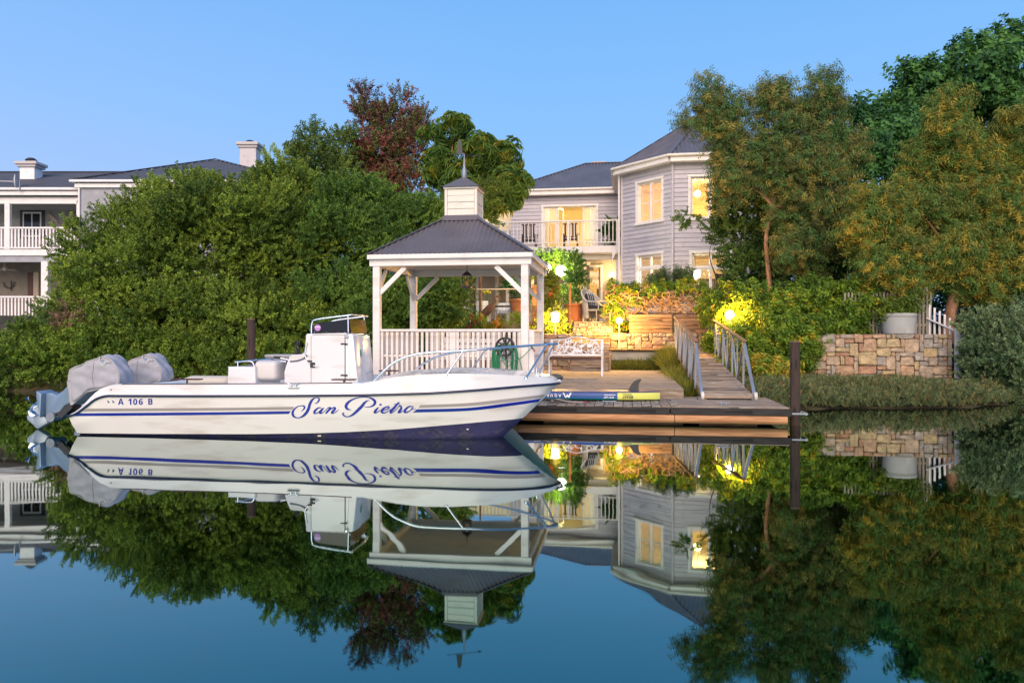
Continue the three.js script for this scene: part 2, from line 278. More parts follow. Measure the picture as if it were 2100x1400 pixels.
// ================= floating dock =================
{
  const r = rng(21), t = thing('floating_dock', 'low floating timber dock with black fascia alongside the boat', 'dock', P(0, 0, 0), -TH);
  const H = .294;
  // short boards run inland on the left part
  for (let u = -5.2, k = 0; u < 2.62; u += .152, k++) { const L = 1.72; part(t, 'plank', cb(L, .035, .143, .005, k % 5), woodV[Math.floor(r() * 4)], [u + .076, H - .0175 + (r() - .5) * .006, -L / 2 + .02 + r() * .02], [0, Math.PI / 2 + (r() - .5) * .006, 0]); }
  for (let v = .0, k = 0; v < 2.02; v += .148, k++) part(t, 'plank', cb(1.74, .035, .141, .005, k % 5 + 5), woodV[Math.floor(r() * 3)], [3.49, H - .0175 + (r() - .5) * .005, -v - .07], [0, (r() - .5) * .005, 0]);
  for (const [a, b] of [[-5.2, -1.1], [-1.09, 2.53], [2.54, 4.37]]) part(t, 'fascia_board', cb(b - a, .115, .04, .006, 3), woodDark, [(a + b) / 2, .222, .035]);
  part(t, 'end_board', cb(2.05, .115, .04, .006, 2), woodDark, [4.38, .222, -1.03], [0, Math.PI / 2, 0]);
  for (const [a, b] of [[-5.15, .1], [.11, 2.6], [2.61, 4.32]]) { const g = new THREE.CylinderGeometry(.078, .078, b - a, 18).rotateZ(Math.PI / 2); const q = g.attributes.uv; for (let i = 0; i < q.count; i++) { const x = q.getX(i); q.setXY(i, q.getY(i) * (b - a), x * .5); } part(t, 'float_log', g, logTan, [(a + b) / 2, .105, -.01]); }
  for (const [a, b] of [[-4, -.2], [.5, 2.75], [3.0, 3.9]]) part(t, 'under_beam', cb(b - a, .12, .16, .01, 1), woodBrown[1], [(a + b) / 2, .0, -.22]);
  for (const v of [.9, 1.55]) part(t, 'under_beam', cb(9.3, .12, .16, .01, 2), woodDark, [-.4, .14, -v]);
  const bracket = sub(t, 'pile_bracket', [4.37, .2, -.16]);
  for (const z of [-.13, .13]) part(bracket, 'bracket_arm', bar(V(0, .0, z), V(.27, .0, z), .03, .03), galv);
  part(bracket, 'bracket_roller', rod(V(.24, 0, -.15), V(.24, 0, .15), .022), galv);
  // mooring cleats
  for (const [u, v] of [[1.58, .14], [3.38, .14]]) { const c = sub(t, 'mooring_cleat', [u, H, -v]); part(c, 'cleat_horn', rod(V(-.11, .055, 0), V(.11, .055, 0), .011), galv); for (const s of [-.04, .04]) part(c, 'cleat_foot', rod(V(s, 0, 0), V(s, .055, 0), .011), galv); }
}
// mooring piles
for (const [u, v, y, rad, label] of [[4.5, .30, 1.31, .078, 'tall dark timber pile at the right end of the floating dock'], [-4.55, .02, 1.69, .07, 'brown weathered timber pile rising behind the boat']]) {
  const g = new THREE.CylinderGeometry(rad * .98, rad, y + 1.6, 18, 6), q = g.attributes.uv, p = g.attributes.position, r = rng(u * 100);
  for (let i = 0; i < p.count; i++) { const x = q.getX(i), k = 1 + .03 * Math.sin(p.getY(i) * 9 + x * 12); q.setXY(i, q.getY(i) * 2.5, x * .5); p.setX(i, p.getX(i) * k); p.setZ(i, p.getZ(i) * k); }
  const t = thing('mooring_pile', label, 'pile', P(u, v, 0)); part(t, 'shaft', smooth(g, .5), pileMat, [0, (y - 1.6) / 2, 0]);
  part(t, 'cut_top', new THREE.CylinderGeometry(rad * .9, rad * .985, .02, 18), woodBrown[2], [0, y + .009, 0]);
}
// ================= raised deck =================
{
  const r = rng(31), t = thing('timber_deck', 'raised weathered timber deck carrying the gazebo and bench', 'deck', P(0, 0, 0), -TH), H = .468;
  for (let v = 1.6, k = 0; v < 9.38; v += .147, k++) {
    const cut = -1.2 + r() * 2.4;
    for (const [a, b] of [[-3.42, cut], [cut + .004, 2.86]]) part(t, 'plank', cb(b - a, .034, .141, .005, k % 7), woodV[Math.floor(r() * 4)], [(a + b) / 2, H - .017 + (r() - .5) * .005, -v - .072], [0, (r() - .5) * .002, 0]);
  }
  for (const [a, b, m] of [[-3.42, -.4, woodBrown[1]], [-.39, 2.42, woodV[3]], [2.43, 2.86, woodV[1]]]) part(t, 'front_beam', cb(b - a, .15, .07, .01, 4), m, [(a + b) / 2, H - .11, -1.64]);
  part(t, 'side_beam', cb(7.7, .15, .06, .01, 5), woodV[3], [2.82, H - .111, -5.5], [0, Math.PI / 2, 0]);
  part(t, 'side_beam', cb(7.7, .15, .06, .01, 6), woodV[3], [-3.38, H - .111, -5.5], [0, Math.PI / 2, 0]);
  for (const u of [-3.2, -1.2, .8, 2.6]) for (const v of [1.8, 4.2, 6.6, 9]) part(t, 'support_post', rod(V(u, -1.2, -v), V(u, H - .04, -v), .07), pileMat);
}
// ================= steps =================
{
  const r = rng(33), t = thing('timber_steps', 'timber steps rising behind the white bench', 'steps', P(.3, 8.55, .468), -TH);
  for (let k = 0; k < 3; k++) {
    const y = .195 * (k + 1), z = -.34 * k;
    for (let j = 0; j < 2; j++) part(t, 'tread_board', cb(1.06, .035, .165, .005, k * 2 + j), woodV[j ? 2 : 3], [.53, y - .017, z - .09 - j * .17]);
    part(t, 'riser_board', cb(1.04, .155, .03, .004, k + 3), woodV[1], [.53, y - .115, z - .03]);
  }
  part(t, 'sleeper', cb(1.06, .17, .3, .012, 2), woodV[2], [.53, .675, -1.35]); part(t, 'sleeper', cb(1.06, .17, .3, .012, 5), M(.5, .36, .22, .85, { map: T_wood }), [.53, .85, -1.62]);
  part(t, 'side_board', cb(1.7, .5, .04, .005, 1), woodV[3], [1.08, .2, -.9], [0, Math.PI / 2, 0]); part(t, 'side_board', cb(1.7, .5, .04, .005, 3), woodV[3], [-.02, .2, -.9], [0, Math.PI / 2, 0]);
}
{
  const t = thing('stone_steps', 'rough stone steps leading up to the wicker chair on the patio', 'steps', P(.22, 10.5, 1.42), -TH);
  for (let k = 0; k < 3; k++) { const g = sub(t, 'stone_riser', [0, k * .145, -.42 * k]); part(g, 'mortar_core', cb(1.2, .13, .42, .01), mortar, [.6, .065, -.25]); layStones(g, 1.2, .105, .052, 60 + k, r => stoneV[[1, 2, 5, 0][Math.floor(r() * 4)]]);
    const rr = rng(70 + k); let x = 0; while (x < 1.15) { const w = Math.min(1.2 - x, .2 + rr() * .3); const s = part(g, 'tread_stone', stoneShapes[Math.floor(rr() * 6)], stoneV[[1, 2, 5][Math.floor(rr() * 3)]], [x + w / 2, .124, -.2]); s.scale.set(w - .01, .045, .46); x += w; } }
}
// ================= landing walkway =================
{
  const r = rng(35), t = thing('landing_walkway', 'narrow plank landing along the foot of the warm stone wall', 'walkway', P(1.36, 9.55, 1.05), -TH);
  for (let u = 0, k = 0; u < 2.65; u += .165, k++) part(t, 'plank', cb(.66, .045, .157, .005, k % 5), woodBrown[k % 3 === 0 ? 1 : 0].clone(), [u + .08, -.022, -.31], [0, Math.PI / 2, 0]).material.color.setRGB(.44, .29 + r() * .03, .18);
  part(t, 'concrete_beam', cb(1.75, .26, .22, .02), concrete, [.83, -.2, -.2]); part(t, 'concrete_beam', cb(1.0, .2, .2, .02), concrete, [2.2, -.18, -.25]);
  part(t, 'steel_plate', cb(.4, .09, .3, .005), galv, [1.95, -.1, .0]);
  part(t, 'support_block', cb(.35, 1.1, .3, .02), concrete, [.1, -.75, -.35]); part(t, 'support_block', cb(.35, 1.1, .3, .02), concrete, [2.5, -.8, -.35]);
}
// ================= gangway =================
{
  const r = rng(41), Lw = 8.25, rise = .70, ang = Math.atan2(rise, Lw), len = Math.hypot(Lw, rise);
  const t = thing('gangway', 'sloping timber gangway with galvanised truss handrails and wheels', 'gangway', P(3.62, 1.45, .345), -TH);
  // local: -z is up the ramp
  const R = (x, y, s) => V(x, y * Math.cos(ang) + s * Math.sin(ang), -s * Math.cos(ang) + y * Math.sin(ang));
  const hw = .43;
  for (let s = .16, k = 0; s < len - .05; s += .152, k++) { const o = part(t, 'plank', cb(hw * 2, .03, .108, .01, k % 6), woodGang[Math.floor(r() * 5)], R(0, .015 + (r() - .5) * .012, s)); o.rotation.set(ang, (r() - .5) * .012, 0); }
  for (const x of [-hw + .03, hw - .03]) part(t, 'stringer', bar(R(x, -.06, 0), R(x, -.06, len), .05, .12), M(.36, .27, .13, .85, { map: T_wood }));
  part(t, 'end_board', cb(hw * 2, .05, .12, .006), woodV[2], R(0, -.01, .06));
  for (const [x, nm] of [[-hw - .02, 'left'], [hw + .02, 'right']]) {
    const rail = sub(t, 'handrail'); const s0 = 1.35, s1 = len - .15, h = .86;
    part(rail, 'rail_timber', bar(R(x, h, s0), R(x, h + .06, s1), .085, .04, .008), M(.42, .27, .15, .8, { map: T_wood }));
    const n = 4, step = (s1 - s0 - .2) / n;
    for (let k = 0; k <= n; k++) { const s = s0 + .1 + k * step; part(t, 'rail_post', bar(R(x, -.08, s), R(x, h - .02, s), .04, .04), galv); if (k < n) { part(t, 'diagonal_brace', bar(R(x, h - .03, s + .05), R(x, -.05, s + step * .52), .038, .03), galv); part(t, 'diagonal_brace', bar(R(x, -.05, s + step * .55), R(x, h - .03, s + step - .04), .03, .03), galv); if (k % 1 === 0) part(t, 'rail_post', bar(R(x, -.08, s + step * .53), R(x, h - .03, s + step * .53), .03, .03), galv); } }
    part(t, 'diagonal_brace', bar(R(x, h - .02, s0 + .08), R(x, -.01, .05), .055, .04), galv);
    const wh = sub(t, 'wheel', [x, .015, .03]); part(wh, 'tyre', new THREE.CylinderGeometry(.075, .075, .05, 20).rotateZ(Math.PI / 2), M(.62, .60, .56, .6)); part(wh, 'hub', new THREE.CylinderGeometry(.03, .03, .06, 12).rotateZ(Math.PI / 2), galv);
    part(t, 'wheel_chock', extrude([[-.12, 0], [.12, 0], [.1, .05], [.0, .03], [-.1, .05]], .05), M(.12, .12, .13, .8), [x - .08, -.05, -.02], [0, Math.PI / 2, 0]);
  }
}
// ================= timber sleeper wall =================
{
  const r = rng(43), t = thing('sleeper_wall', 'stacked brown timber sleeper wall above the warm stone wall', 'retaining wall', P(1.9, 10.75, 1.5), -TH);
  for (let k = 0; k < 5; k++) { part(t, 'sleeper', cb(1.26, .106, .2, .014, k), woodBrown[k % 3], [.63 + (r() - .5) * .02, .055 + k * .112, -.1 + (r() - .5) * .02]); part(t, 'sleeper', cb(1.0, .106, .2, .014, k + 5), woodBrown[(k + 1) % 3], [1.82 + (r() - .5) * .02, .05 + k * .112, -.1 + (r() - .5) * .03]); }
  part(t, 'end_post', cb(.07, .6, .16, .01), woodDark, [1.285, .29, -.08]);
}
// ================= patio =================
{
  const slab = cb(9.4, .5, 12.4, .02); const t = setting('patio_paving', slab, concrete); t.position.copy(P(-2.6, 18.0, 1.62)); t.rotation.y = -TH;
  t.material = M(.20, .15, .12, .9, { map: T_grain });
}

// ================= corrugated roof planes =================
// o: eave start, ex: unit along the eave, w: its length, top: [a, b] extent of the upper edge along ex, up: vector from eave to upper edge
function corrugated(o, ex, w, ta, tb, upv, lam = .094, amp = .0125, per = 8) {
  const n = ex.clone().cross(upv).normalize(); if (n.y < 0) n.negate();
  const pos = [], uv = [], idx = [], N = Math.ceil(w / lam * per), L = upv.length();
  for (let i = 0; i <= N; i++) {
    const x = w * i / N, s = x < ta ? x / Math.max(ta, 1e-6) : x > tb ? (w - x) / Math.max(w - tb, 1e-6) : 1, k = amp * Math.sin(x / lam * 2 * Math.PI);
    for (const q of [0, s]) { const p = o.clone().addScaledVector(ex, x).addScaledVector(upv, q).addScaledVector(n, k); pos.push(p.x, p.y, p.z); uv.push(x, q * L); }
    if (i) { const a = i * 2; idx.push(a - 2, a, a + 1, a - 2, a + 1, a - 1); }
  }
  const g = new THREE.BufferGeometry(); g.setAttribute('position', new THREE.Float32BufferAttribute(pos, 3)); g.setAttribute('uv', new THREE.Float32BufferAttribute(uv, 2)); g.setIndex(idx); g.computeVertexNormals(); return g;
}
// ================= gazebo =================
{
  const G = thing('gazebo', 'white timber gazebo with grey corrugated roof and square cupola', 'gazebo', P(-2.95, 2.0, .468), -TH);
  const W = 2.9, D = 2.6, r = rng(51), yb = 2.29;
  for (const [x, z] of [[0, 0], [W, 0], [0, -D], [W, -D]]) part(G, 'post', cb(.14, yb + .02, .14, .008), white, [x, yb / 2, z]);
  for (const z of [0, -D]) part(G, 'beam', cb(W + .26, .14, .09, .006), white, [W / 2, yb + .07, z + (z === 0 ? .045 : -.045)]);
  for (const x of [0, W]) part(G, 'beam', cb(D - .1, .14, .09, .006), white, [x + (x ? .045 : -.045), yb + .07, -D / 2], [0, Math.PI / 2, 0]);
  const ov = .15, ye = yb + .235;
  for (const z of [ov, -D - ov]) part(G, 'fascia', cb(W + 2 * ov, .09, .03, .004), white, [W / 2, ye - .06, z]);
  for (const x of [-ov, W + ov]) part(G, 'fascia', cb(D + 2 * ov - .04, .09, .03, .004), white, [x, ye - .06, -D / 2], [0, Math.PI / 2, 0]);
  for (let k = 0; k < 22; k++) part(G, 'ceiling_board', cb(W + .24, .015, .134, .003, k % 4), cream, [W / 2, yb + .15, .1 - k * .1335]);
  // diagonal braces, two at each post
  for (const [x, z] of [[0, 0], [W, 0], [0, -D], [W, -D]]) { const sx = x ? -1 : 1, sz = z ? 1 : -1; part(G, 'brace', bar(V(x + sx * .05, yb - .52, z), V(x + sx * .56, yb - .02, z), .045, .09), white); part(G, 'brace', bar(V(x, yb - .52, z + sz * .05), V(x, yb - .02, z + sz * .56), .045, .09), white); }
  // railing
  const rail = (a, b, n, open) => {
    const d = b.clone().sub(a), L = d.length(), yaw = -Math.atan2(d.z, d.x), m = a.clone().add(b).multiplyScalar(.5);
    part(G, 'top_rail', cb(L - .14, .045, .085, .006), white, [m.x, 1.055, m.z], [0, yaw, 0]);
    part(G, 'bottom_rail', cb(L - .14, .06, .045, .006), white, [m.x, .14, m.z], [0, yaw, 0]);
    part(G, 'middle_rail', cb(L - .14, .045, .03, .005), white, [m.x - Math.sin(yaw) * 0 + (Math.abs(d.z) > .1 ? .03 : 0), .56, m.z - (Math.abs(d.x) > .1 ? .035 : 0)], [0, yaw, 0]);
    for (let k = 1; k < n; k++) { const p = a.clone().lerp(b, k / n), wide = open && k === Math.round(n / 2); part(G, wide ? 'middle_post' : 'baluster', cb(wide ? .12 : .05, .9, .026, .004), white, [p.x, .585, p.z], [0, yaw, 0]); }
  };
  rail(V(0, 0, 0), V(W, 0, 0), 29, true); rail(V(0, 0, -D), V(W, 0, -D), 29, true); rail(V(0, 0, 0), V(0, 0, -D), 26); rail(V(W, 0, 0), V(W, 0, -D), 26);
  part(G, 'corner_panel', cb(.17, .98, .03, .005), white, [W + .09, .55, -.02]);
  // roof
  const cx = W / 2, cz = -D / 2, hs = .37, yt = 3.32, y0 = ye - .01;
  const roofSide = (o, ex, w, mid) => { const top = V(cx, yt, cz).addScaledVector(mid, -hs), base = V(cx, y0, cz); const dist = mid.z ? D / 2 + ov : W / 2 + ov; const upv = V(0, yt - y0, 0).addScaledVector(mid, -(dist - hs)); part(G, 'roof_sheet', corrugated(o, ex, w, w / 2 - hs, w / 2 + hs, upv.clone()), roofGrey); };
  roofSide(V(-ov, y0, ov), V(1, 0, 0), W + 2 * ov, V(0, 0, 1)); roofSide(V(W + ov, y0, -D - ov), V(-1, 0, 0), W + 2 * ov, V(0, 0, -1));
  roofSide(V(W + ov, y0, ov), V(0, 0, -1), D + 2 * ov, V(1, 0, 0)); roofSide(V(-ov, y0, -D - ov), V(0, 0, 1), D + 2 * ov, V(-1, 0, 0));
  for (const sx of [-1, 1]) for (const sz of [-1, 1]) part(G, 'hip_cap', bar(V(cx + sx * (W / 2 + ov + .005), y0 + .012, cz + sz * (D / 2 + ov + .005)), V(cx + sx * hs, yt + .016, cz + sz * hs), .11, .014, .004), roofGrey);
  part(G, 'flashing', smooth(new THREE.CylinderGeometry(.345 * Math.SQRT2, .44 * Math.SQRT2, .12, 4, 1).rotateY(Math.PI / 4), .3), roofGrey, [cx, yt + .03, cz]);
  // cupola
  const cu = sub(G, 'cupola', [cx, yt + .07, cz]), ch = .56, cw = .33;
  part(cu, 'cupola_core', cb(cw * 2 - .04, ch, cw * 2 - .04, .004), cream, [0, ch / 2, 0]);
  const edges = [.07, .205, .345, .475];
  for (let s = 0; s < 4; s++) for (let k = 0; k < 4; k++) { const g = cb(cw * 2 - .1, .13, .02, .005, k), a = s * Math.PI / 2; part(cu, 'cupola_board', g, cream, [Math.sin(a) * (cw - .012), edges[k] + .01, Math.cos(a) * (cw - .012)], [-.06, a, 0]).rotation.order = 'YXZ'; }
  for (const sx of [-1, 1]) for (const sz of [-1, 1]) part(cu, 'corner_trim', cb(.055, ch + .02, .055, .005), cream, [sx * (cw - .018), ch / 2, sz * (cw - .018)]);
  part(cu, 'cap_soffit', cb(cw * 2 + .06, .035, cw * 2 + .06, .005), cream, [0, ch + .015, 0]);
  part(cu, 'cap_roof', smooth(new THREE.CylinderGeometry(.02, (cw + .065) * Math.SQRT2, .27, 4, 1).rotateY(Math.PI / 4), .3), roofGrey, [0, ch + .17, 0]);
  part(cu, 'finial', lathe([[.05, 0], [.055, .03], [.062, .1], [.05, .17], [.028, .24], [.03, .27], [.02, .3], [.012, .5]], 16), galv, [0, ch + .28, 0]);
  const vane = sub(G, 'weathervane', [cx, yt + .07 + ch + .76, cz], [0, .25, 0]);
  part(vane, 'vane_rod', rod(V(-.36, .02, 0), V(.34, -.02, 0), .006), darkMetal); part(vane, 'vane_spindle', rod(V(0, -.2, 0), V(0, .03, 0), .009), darkMetal);
  part(vane, 'vane_sail', extrude([[-.16, .02], [-.03, .02], [-.06, .28], [-.1, .34], [-.13, .3]], .008), darkMetal, [0, 0, -.004]);
  part(vane, 'vane_tip', new THREE.ConeGeometry(.025, .08, 8).rotateZ(-Math.PI / 2), darkMetal, [.34, -.02, 0]);
}
// hanging lantern
{
  const t = thing('hanging_lantern', 'dark metal lantern hanging unlit under the gazebo ceiling', 'lantern', P(-1.42, 3.2, 2.88), -TH);
  part(t, 'chain', rod(V(0, 0, 0), V(0, -.14, 0), .006), darkMetal); part(t, 'lantern_cap', lathe([[.001, .08], [.03, .06], [.1, .0], [.1, -.015]], 12), darkMetal, [0, -.2, 0]);
  for (const sx of [-1, 1]) for (const sz of [-1, 1]) part(t, 'frame_bar', rod(V(sx * .075, -.21, sz * .075), V(sx * .075, -.44, sz * .075), .009), darkMetal);
  part(t, 'lantern_base', cb(.19, .05, .19, .006), darkMetal, [0, -.46, 0]); part(t, 'candle', rod(V(0, -.44, 0), V(0, -.33, 0), .03), M(.6, .3, .12, .6));
}
// slatted bench inside the gazebo
{
  const t = thing('slatted_bench', 'white slatted bench standing inside the gazebo railing', 'bench', P(-2.2, 4.1, .468), -TH);
  for (let k = 0; k < 4; k++) part(t, 'seat_slat', cb(1.5, .025, .09, .004, k), white, [.75, .45, -.05 + k * .105]);
  for (let k = 0; k < 3; k++) part(t, 'back_slat', cb(1.5, .09, .022, .004, k), white, [.75, .58 + k * .13, -.12]);
  for (const x of [.08, 1.42]) { part(t, 'leg', cb(.05, .45, .05, .004), white, [x, .225, .22]); part(t, 'leg', cb(.05, .92, .05, .004), white, [x, .46, -.16]); }
}
// hose reel with green hose
{
  const t = thing('hose_reel', 'black wheel hose reel hung on the front gazebo railing', 'hose reel', P(-.40, 1.9, 1.21), -TH);
  for (const z of [.04, .16]) { part(t, 'reel_rim', new THREE.TorusGeometry(.165, .014, 8, 28), blackPlastic, [0, 0, z]); for (let k = 0; k < 8; k++) { const a = k * Math.PI / 4; part(t, 'spoke', rod(V(Math.cos(a) * .03, Math.sin(a) * .03, z), V(Math.cos(a + .2) * .16, Math.sin(a + .2) * .16, z), .009, .009, 6), blackPlastic); } }
  part(t, 'hub', new THREE.CylinderGeometry(.05, .05, .15, 16).rotateX(Math.PI / 2), blackPlastic, [0, 0, .1]);
  part(t, 'mount_bar', cb(.3, .04, .03, .004), blackPlastic, [0, .0, .02]); part(t, 'mount_bar', cb(.03, .5, .03, .004), blackPlastic, [0, .0, .0]);
  const hose = M(.02, .22, .10, .45);
  const h = thing('garden_hose', 'green garden hose looped over the black reel', 'hose', P(-.40, 1.9, 1.21), -TH);
  for (let k = 0; k < 9; k++) { const s = k % 2 ? 1 : -1, w = .16 + (k % 3) * .02, q = .05 + k * .012, L = .42 + (k * 37 % 11) * .012; part(h, 'hose_loop', tube([V(s * .03, .06, q), V(s * w, -.02, q), V(s * (w + .04), -.2, q), V(s * (w + .01), -L, q), V(s * (w - .05), -L + .04, q), V(s * (w - .04), -.2, q), V(s * (w - .09), -.0, q)], .0095, 36, 6), hose); }
  part(h, 'hose_loop', tube([V(-.1, -.1, .17), V(0, -.24, .18), V(.12, -.27, .18), V(.32, -.2, .17), V(.5, -.02, .14)], .009, 30, 6), hose); part(h, 'hose_loop', tube([V(-.06, -.2, .17), V(.04, -.36, .18), V(.12, -.3, .17), V(.14, -.1, .16)], .009, 30, 6), hose); part(h, 'hose_loop', tube([V(.14, -.05, .17), V(.26, -.2, .17), V(.33, -.42, .16), V(.34, -.6, .15)], .008, 24, 6), hose);
}
{
  const t = thing('garden_tap', 'small metal tap on the white gazebo corner panel', 'tap', P(.09, 1.96, 1.2), -TH);
  part(t, 'pipe', rod(V(0, 0, 0), V(0, 0, .09), .014), darkMetal); part(t, 'spout', rod(V(0, 0, .08), V(.05, -.05, .11), .013), darkMetal); part(t, 'handle', cb(.09, .014, .02, .003), darkMetal, [0, .045, .07]); part(t, 'stem', rod(V(0, 0, .07), V(0, .045, .07), .008), darkMetal); part(t, 'hose_coupling', rod(V(.045, -.045, .1), V(.06, -.08, .12), .016), M(.5, .1, .08, .5));
}

// ================= motor boat =================
{
  const PH = 6.6 * RAD, cP = Math.cos(PH), sP = Math.sin(PH), O = V(-6.2, 0, -11.0);
  const boat = thing('motor_boat', 'white centre console motor boat with blue stripes moored along the dock', 'boat', O, -PH);
  // where the sight line through a spot of the photograph meets the boat's own plane z
  const B = (px, py, z = 0) => { const d = V((px - 1050) / 1600, (690 - py) / 1600, -1), o = V(0, 1.4, 0).sub(O), zx = V(-sP, 0, cP), xx = V(cP, 0, sP); const t = (z - o.dot(zx)) / d.dot(zx), p = o.addScaledVector(d, t); return V(p.dot(xx), p.y, z); };
  const ZC = -1.15;
  const curve = list => list.map(([x, y, z]) => B(x, y, z || 0));
  const L5 = curve([[140, 850], [150, 845], [163, 835], [175, 822], [188, 808], [203, 797], [222, 790], [250, 789], [400, 789], [560, 788], [745, 786.5], [775, 780], [810, 773], [860, 768.5], [920, 767], [1000, 769, -.04], [1060, 772.5, -.2], [1100, 775, -.42], [1130, 776, -.7], [1146, 780, -1.1]]);
  const L4 = curve([[139.5, 853.5], [152, 850], [165, 842], [178, 832], [190, 822], [203, 815], [220, 811.5], [400, 812], [600, 811.5], [750, 810], [880, 807], [980, 801.5, -.04], [1050, 796, -.18], [1100, 792, -.42], [1130, 789, -.7], [1149, 785, -1.15]]);
  const L2 = curve([[147, 890], [300, 891.5], [500, 892], [620, 890.5], [700, 888], [800, 883], [900, 875, -.05], [1000, 865.5, -.25], [1072, 857.5, -.62]]);
  const L1 = curve([[148, 896], [500, 899], [800, 903], [1000, 907, -.2], [1030, 908, -.5]]).map(p => V(p.x, 0, p.z));
  const L0 = [V(.25, -.38, 0), V(3, -.42, 0), V(5.4, -.34, 0)];
  const yAt = (L, x) => piece(L.map(p => [p.x, p.y]), x);
  const span = L => [L[0].x, L[L.length - 1].x];
  const E = [.36, .42, .55, .8, 1.15, 1.13], ZO = [-.48, -.17, -.11, -.04, 0, -.03];
  const f = s => { const t = Math.max(0, (s - .6) / .4); return 1 - Math.pow(Math.max(0, 1 - Math.pow(t, 2.4)), .625); };
  const levels = [L0, L1, L2, null, L4, L5];
  function level(k, s) {
    if (k === 3) { const a = level(2, s), b = level(4, s); const p = a.clone().lerp(b, .5); p.z = ZO[3] - E[3] * f(s) * .98; return p; }
    const L = levels[k], [a, b] = span(L), x = a + (b - a) * s; return V(x, yAt(L, x), ZO[k] - E[k] * f(s));
  }
  const sAt = (k, x) => { const g = j => { const [a, b] = span(levels[j]); return (x - a) / (b - a); }; return k === 3 ? (g(2) + g(4)) / 2 : g(k); };
  function hullZ(x, y) {   // depth of the hull skin at a given length and height
    for (let k = 1; k <= 4; k++) { let lo = 0, hi = 1, z = null; const g = s => { const a = level(k, s), b = level(k + 1, s), t = (y - a.y) / ((b.y - a.y) || 1e-6); return [a.x + (b.x - a.x) * t - x, t, a.z + (b.z - a.z) * t]; }; for (let i = 0; i < 26; i++) { const m = (lo + hi) / 2; if (g(m)[0] > 0) hi = m; else lo = m; } const q = g((lo + hi) / 2); if (Math.abs(q[0]) < .02 && q[1] > -.03 && q[1] < 1.03) return q[2]; }
    const s = Math.max(0, Math.min(1, sAt(4, x))); return level(4, s).z;
  }
  const NS = 90, ease = i => { const t = i / NS; return t < .12 ? t : t; };
  const flip = p => V(p.x, p.y, 2 * ZC - p.z);
  function loft(ks, m, name, rows = 4, parent = boat) {
    const n = (ks.length - 1) * rows;
    for (const side of [0, 1]) part(parent, name, surf(NS, n, (s, t) => { const q = t * (ks.length - 1), i = Math.min(ks.length - 2, Math.floor(q + 1e-9)), a = level(ks[i], s), b = level(ks[i + 1], s), p = a.lerp(b, q - i); return side ? flip(p) : p; }, (s, t, p) => [p.x, p.y]), m);
  }
  const boot = M(.44, .42, .60, .6, { map: T_boot });
  const hullSide = M(.75, .71, .69, .2, { phys: true, map: T_gel, clearcoat: .35, clearcoatRoughness: .12 });
  loft([2, 3, 4], hullSide, 'hull_side'); loft([4, 5], gelcoat, 'topside', 3); loft([0, 1, 2], boot, 'hull_bottom', 4);
  // tunnel between the two sponsons
  const keelTo = s => s < .72 ? level(0, s / .72) : (() => { const q = (s - .72) / .28 * 4, i = Math.min(3, Math.floor(q)); const ends = [level(0, 1), level(1, 1), level(2, 1), level(3, 1), level(4, 1)]; return ends[i].clone().lerp(ends[i + 1], q - i); })();
  const e4 = level(4, 1);
  for (const side of [0, 1]) part(boat, 'hull_tunnel', surf(60, 8, (s, t) => { const a = keelTo(s), b = V(.1 + (e4.x - .1) * s, .2 + (e4.y - .22) * Math.pow(s, 4), ZC); const p = a.lerp(b, t); p.y += Math.sin(t * Math.PI) * .05; return side ? flip(p) : p; }), M(.7, .68, .66, .4));
  // stern face
  for (const side of [0, 1]) part(boat, 'transom', surf(6, 10, (s, t) => { const p = level([0, 1, 2, 3, 4][Math.min(3, Math.floor(t * 4))], 0).lerp(level([0, 1, 2, 3, 4][Math.min(3, Math.floor(t * 4)) + 1], 0), t * 4 - Math.min(3, Math.floor(t * 4))); const q = V(p.x, p.y, p.z + (ZC - p.z) * s); return side ? flip(q) : q; }), gelcoat);
  // decks: side decks and coaming with the cockpit, then the raised foredeck
  const sCk = sAt(5, 4.35);
  for (const side of [0, 1]) {
    part(boat, 'side_deck', surf(50, 3, (s, t) => { const p = level(5, s * sCk); p.z -= t * .24; p.y += .012 * Math.sin(t * Math.PI) - .0; return side ? flip(p) : p; }), gelWhite);
    part(boat, 'cockpit_side', surf(50, 2, (s, t) => { const p = level(5, s * sCk); p.z -= .24; p.y = p.y + (Math.min(p.y, .36) - p.y) * t; return side ? flip(p) : p; }), gelWhite);
  }
  part(boat, 'foredeck', surf(48, 24, (s, t) => { const a = level(5, sCk + (1 - sCk) * s), b = flip(a.clone()), p = a.lerp(b, t), w = Math.sin(t * Math.PI); p.y += .05 * w * Math.pow(1 - s, .3) - .055 * ss(.16, .26, t) * ss(.16, .26, 1 - t) * ss(.12, .2, s) * (1 - ss(.5, .62, s)); return p; }), gelcoat);
  part(boat, 'cockpit_floor', surf(20, 6, (s, t) => { const p = level(5, s * sCk * 1.0); return V(Math.max(.2, p.x), Math.min(.36, p.y - .02), p.z - .24 + (flip(p).z + .24 - p.z + .24) * t); }), gelWhite);
  part(boat, 'bulkhead', cb(.03, .5, 1.86, .004), gelWhite, [4.33, .56, ZC]);
  part(boat, 'stern_well', cb(.08, .3, 1.86, .02), gelWhite, [1.02, .58, ZC]);
  // rubbing strake
  for (const side of [0, 1]) { const pts = []; for (let i = 0; i <= 70; i++) { const p = level(4, i / 70); p.z += .012; pts.push(side ? flip(p) : p); } part(boat, 'rub_rail', tube(pts, .0165, 140, 8), navy); }
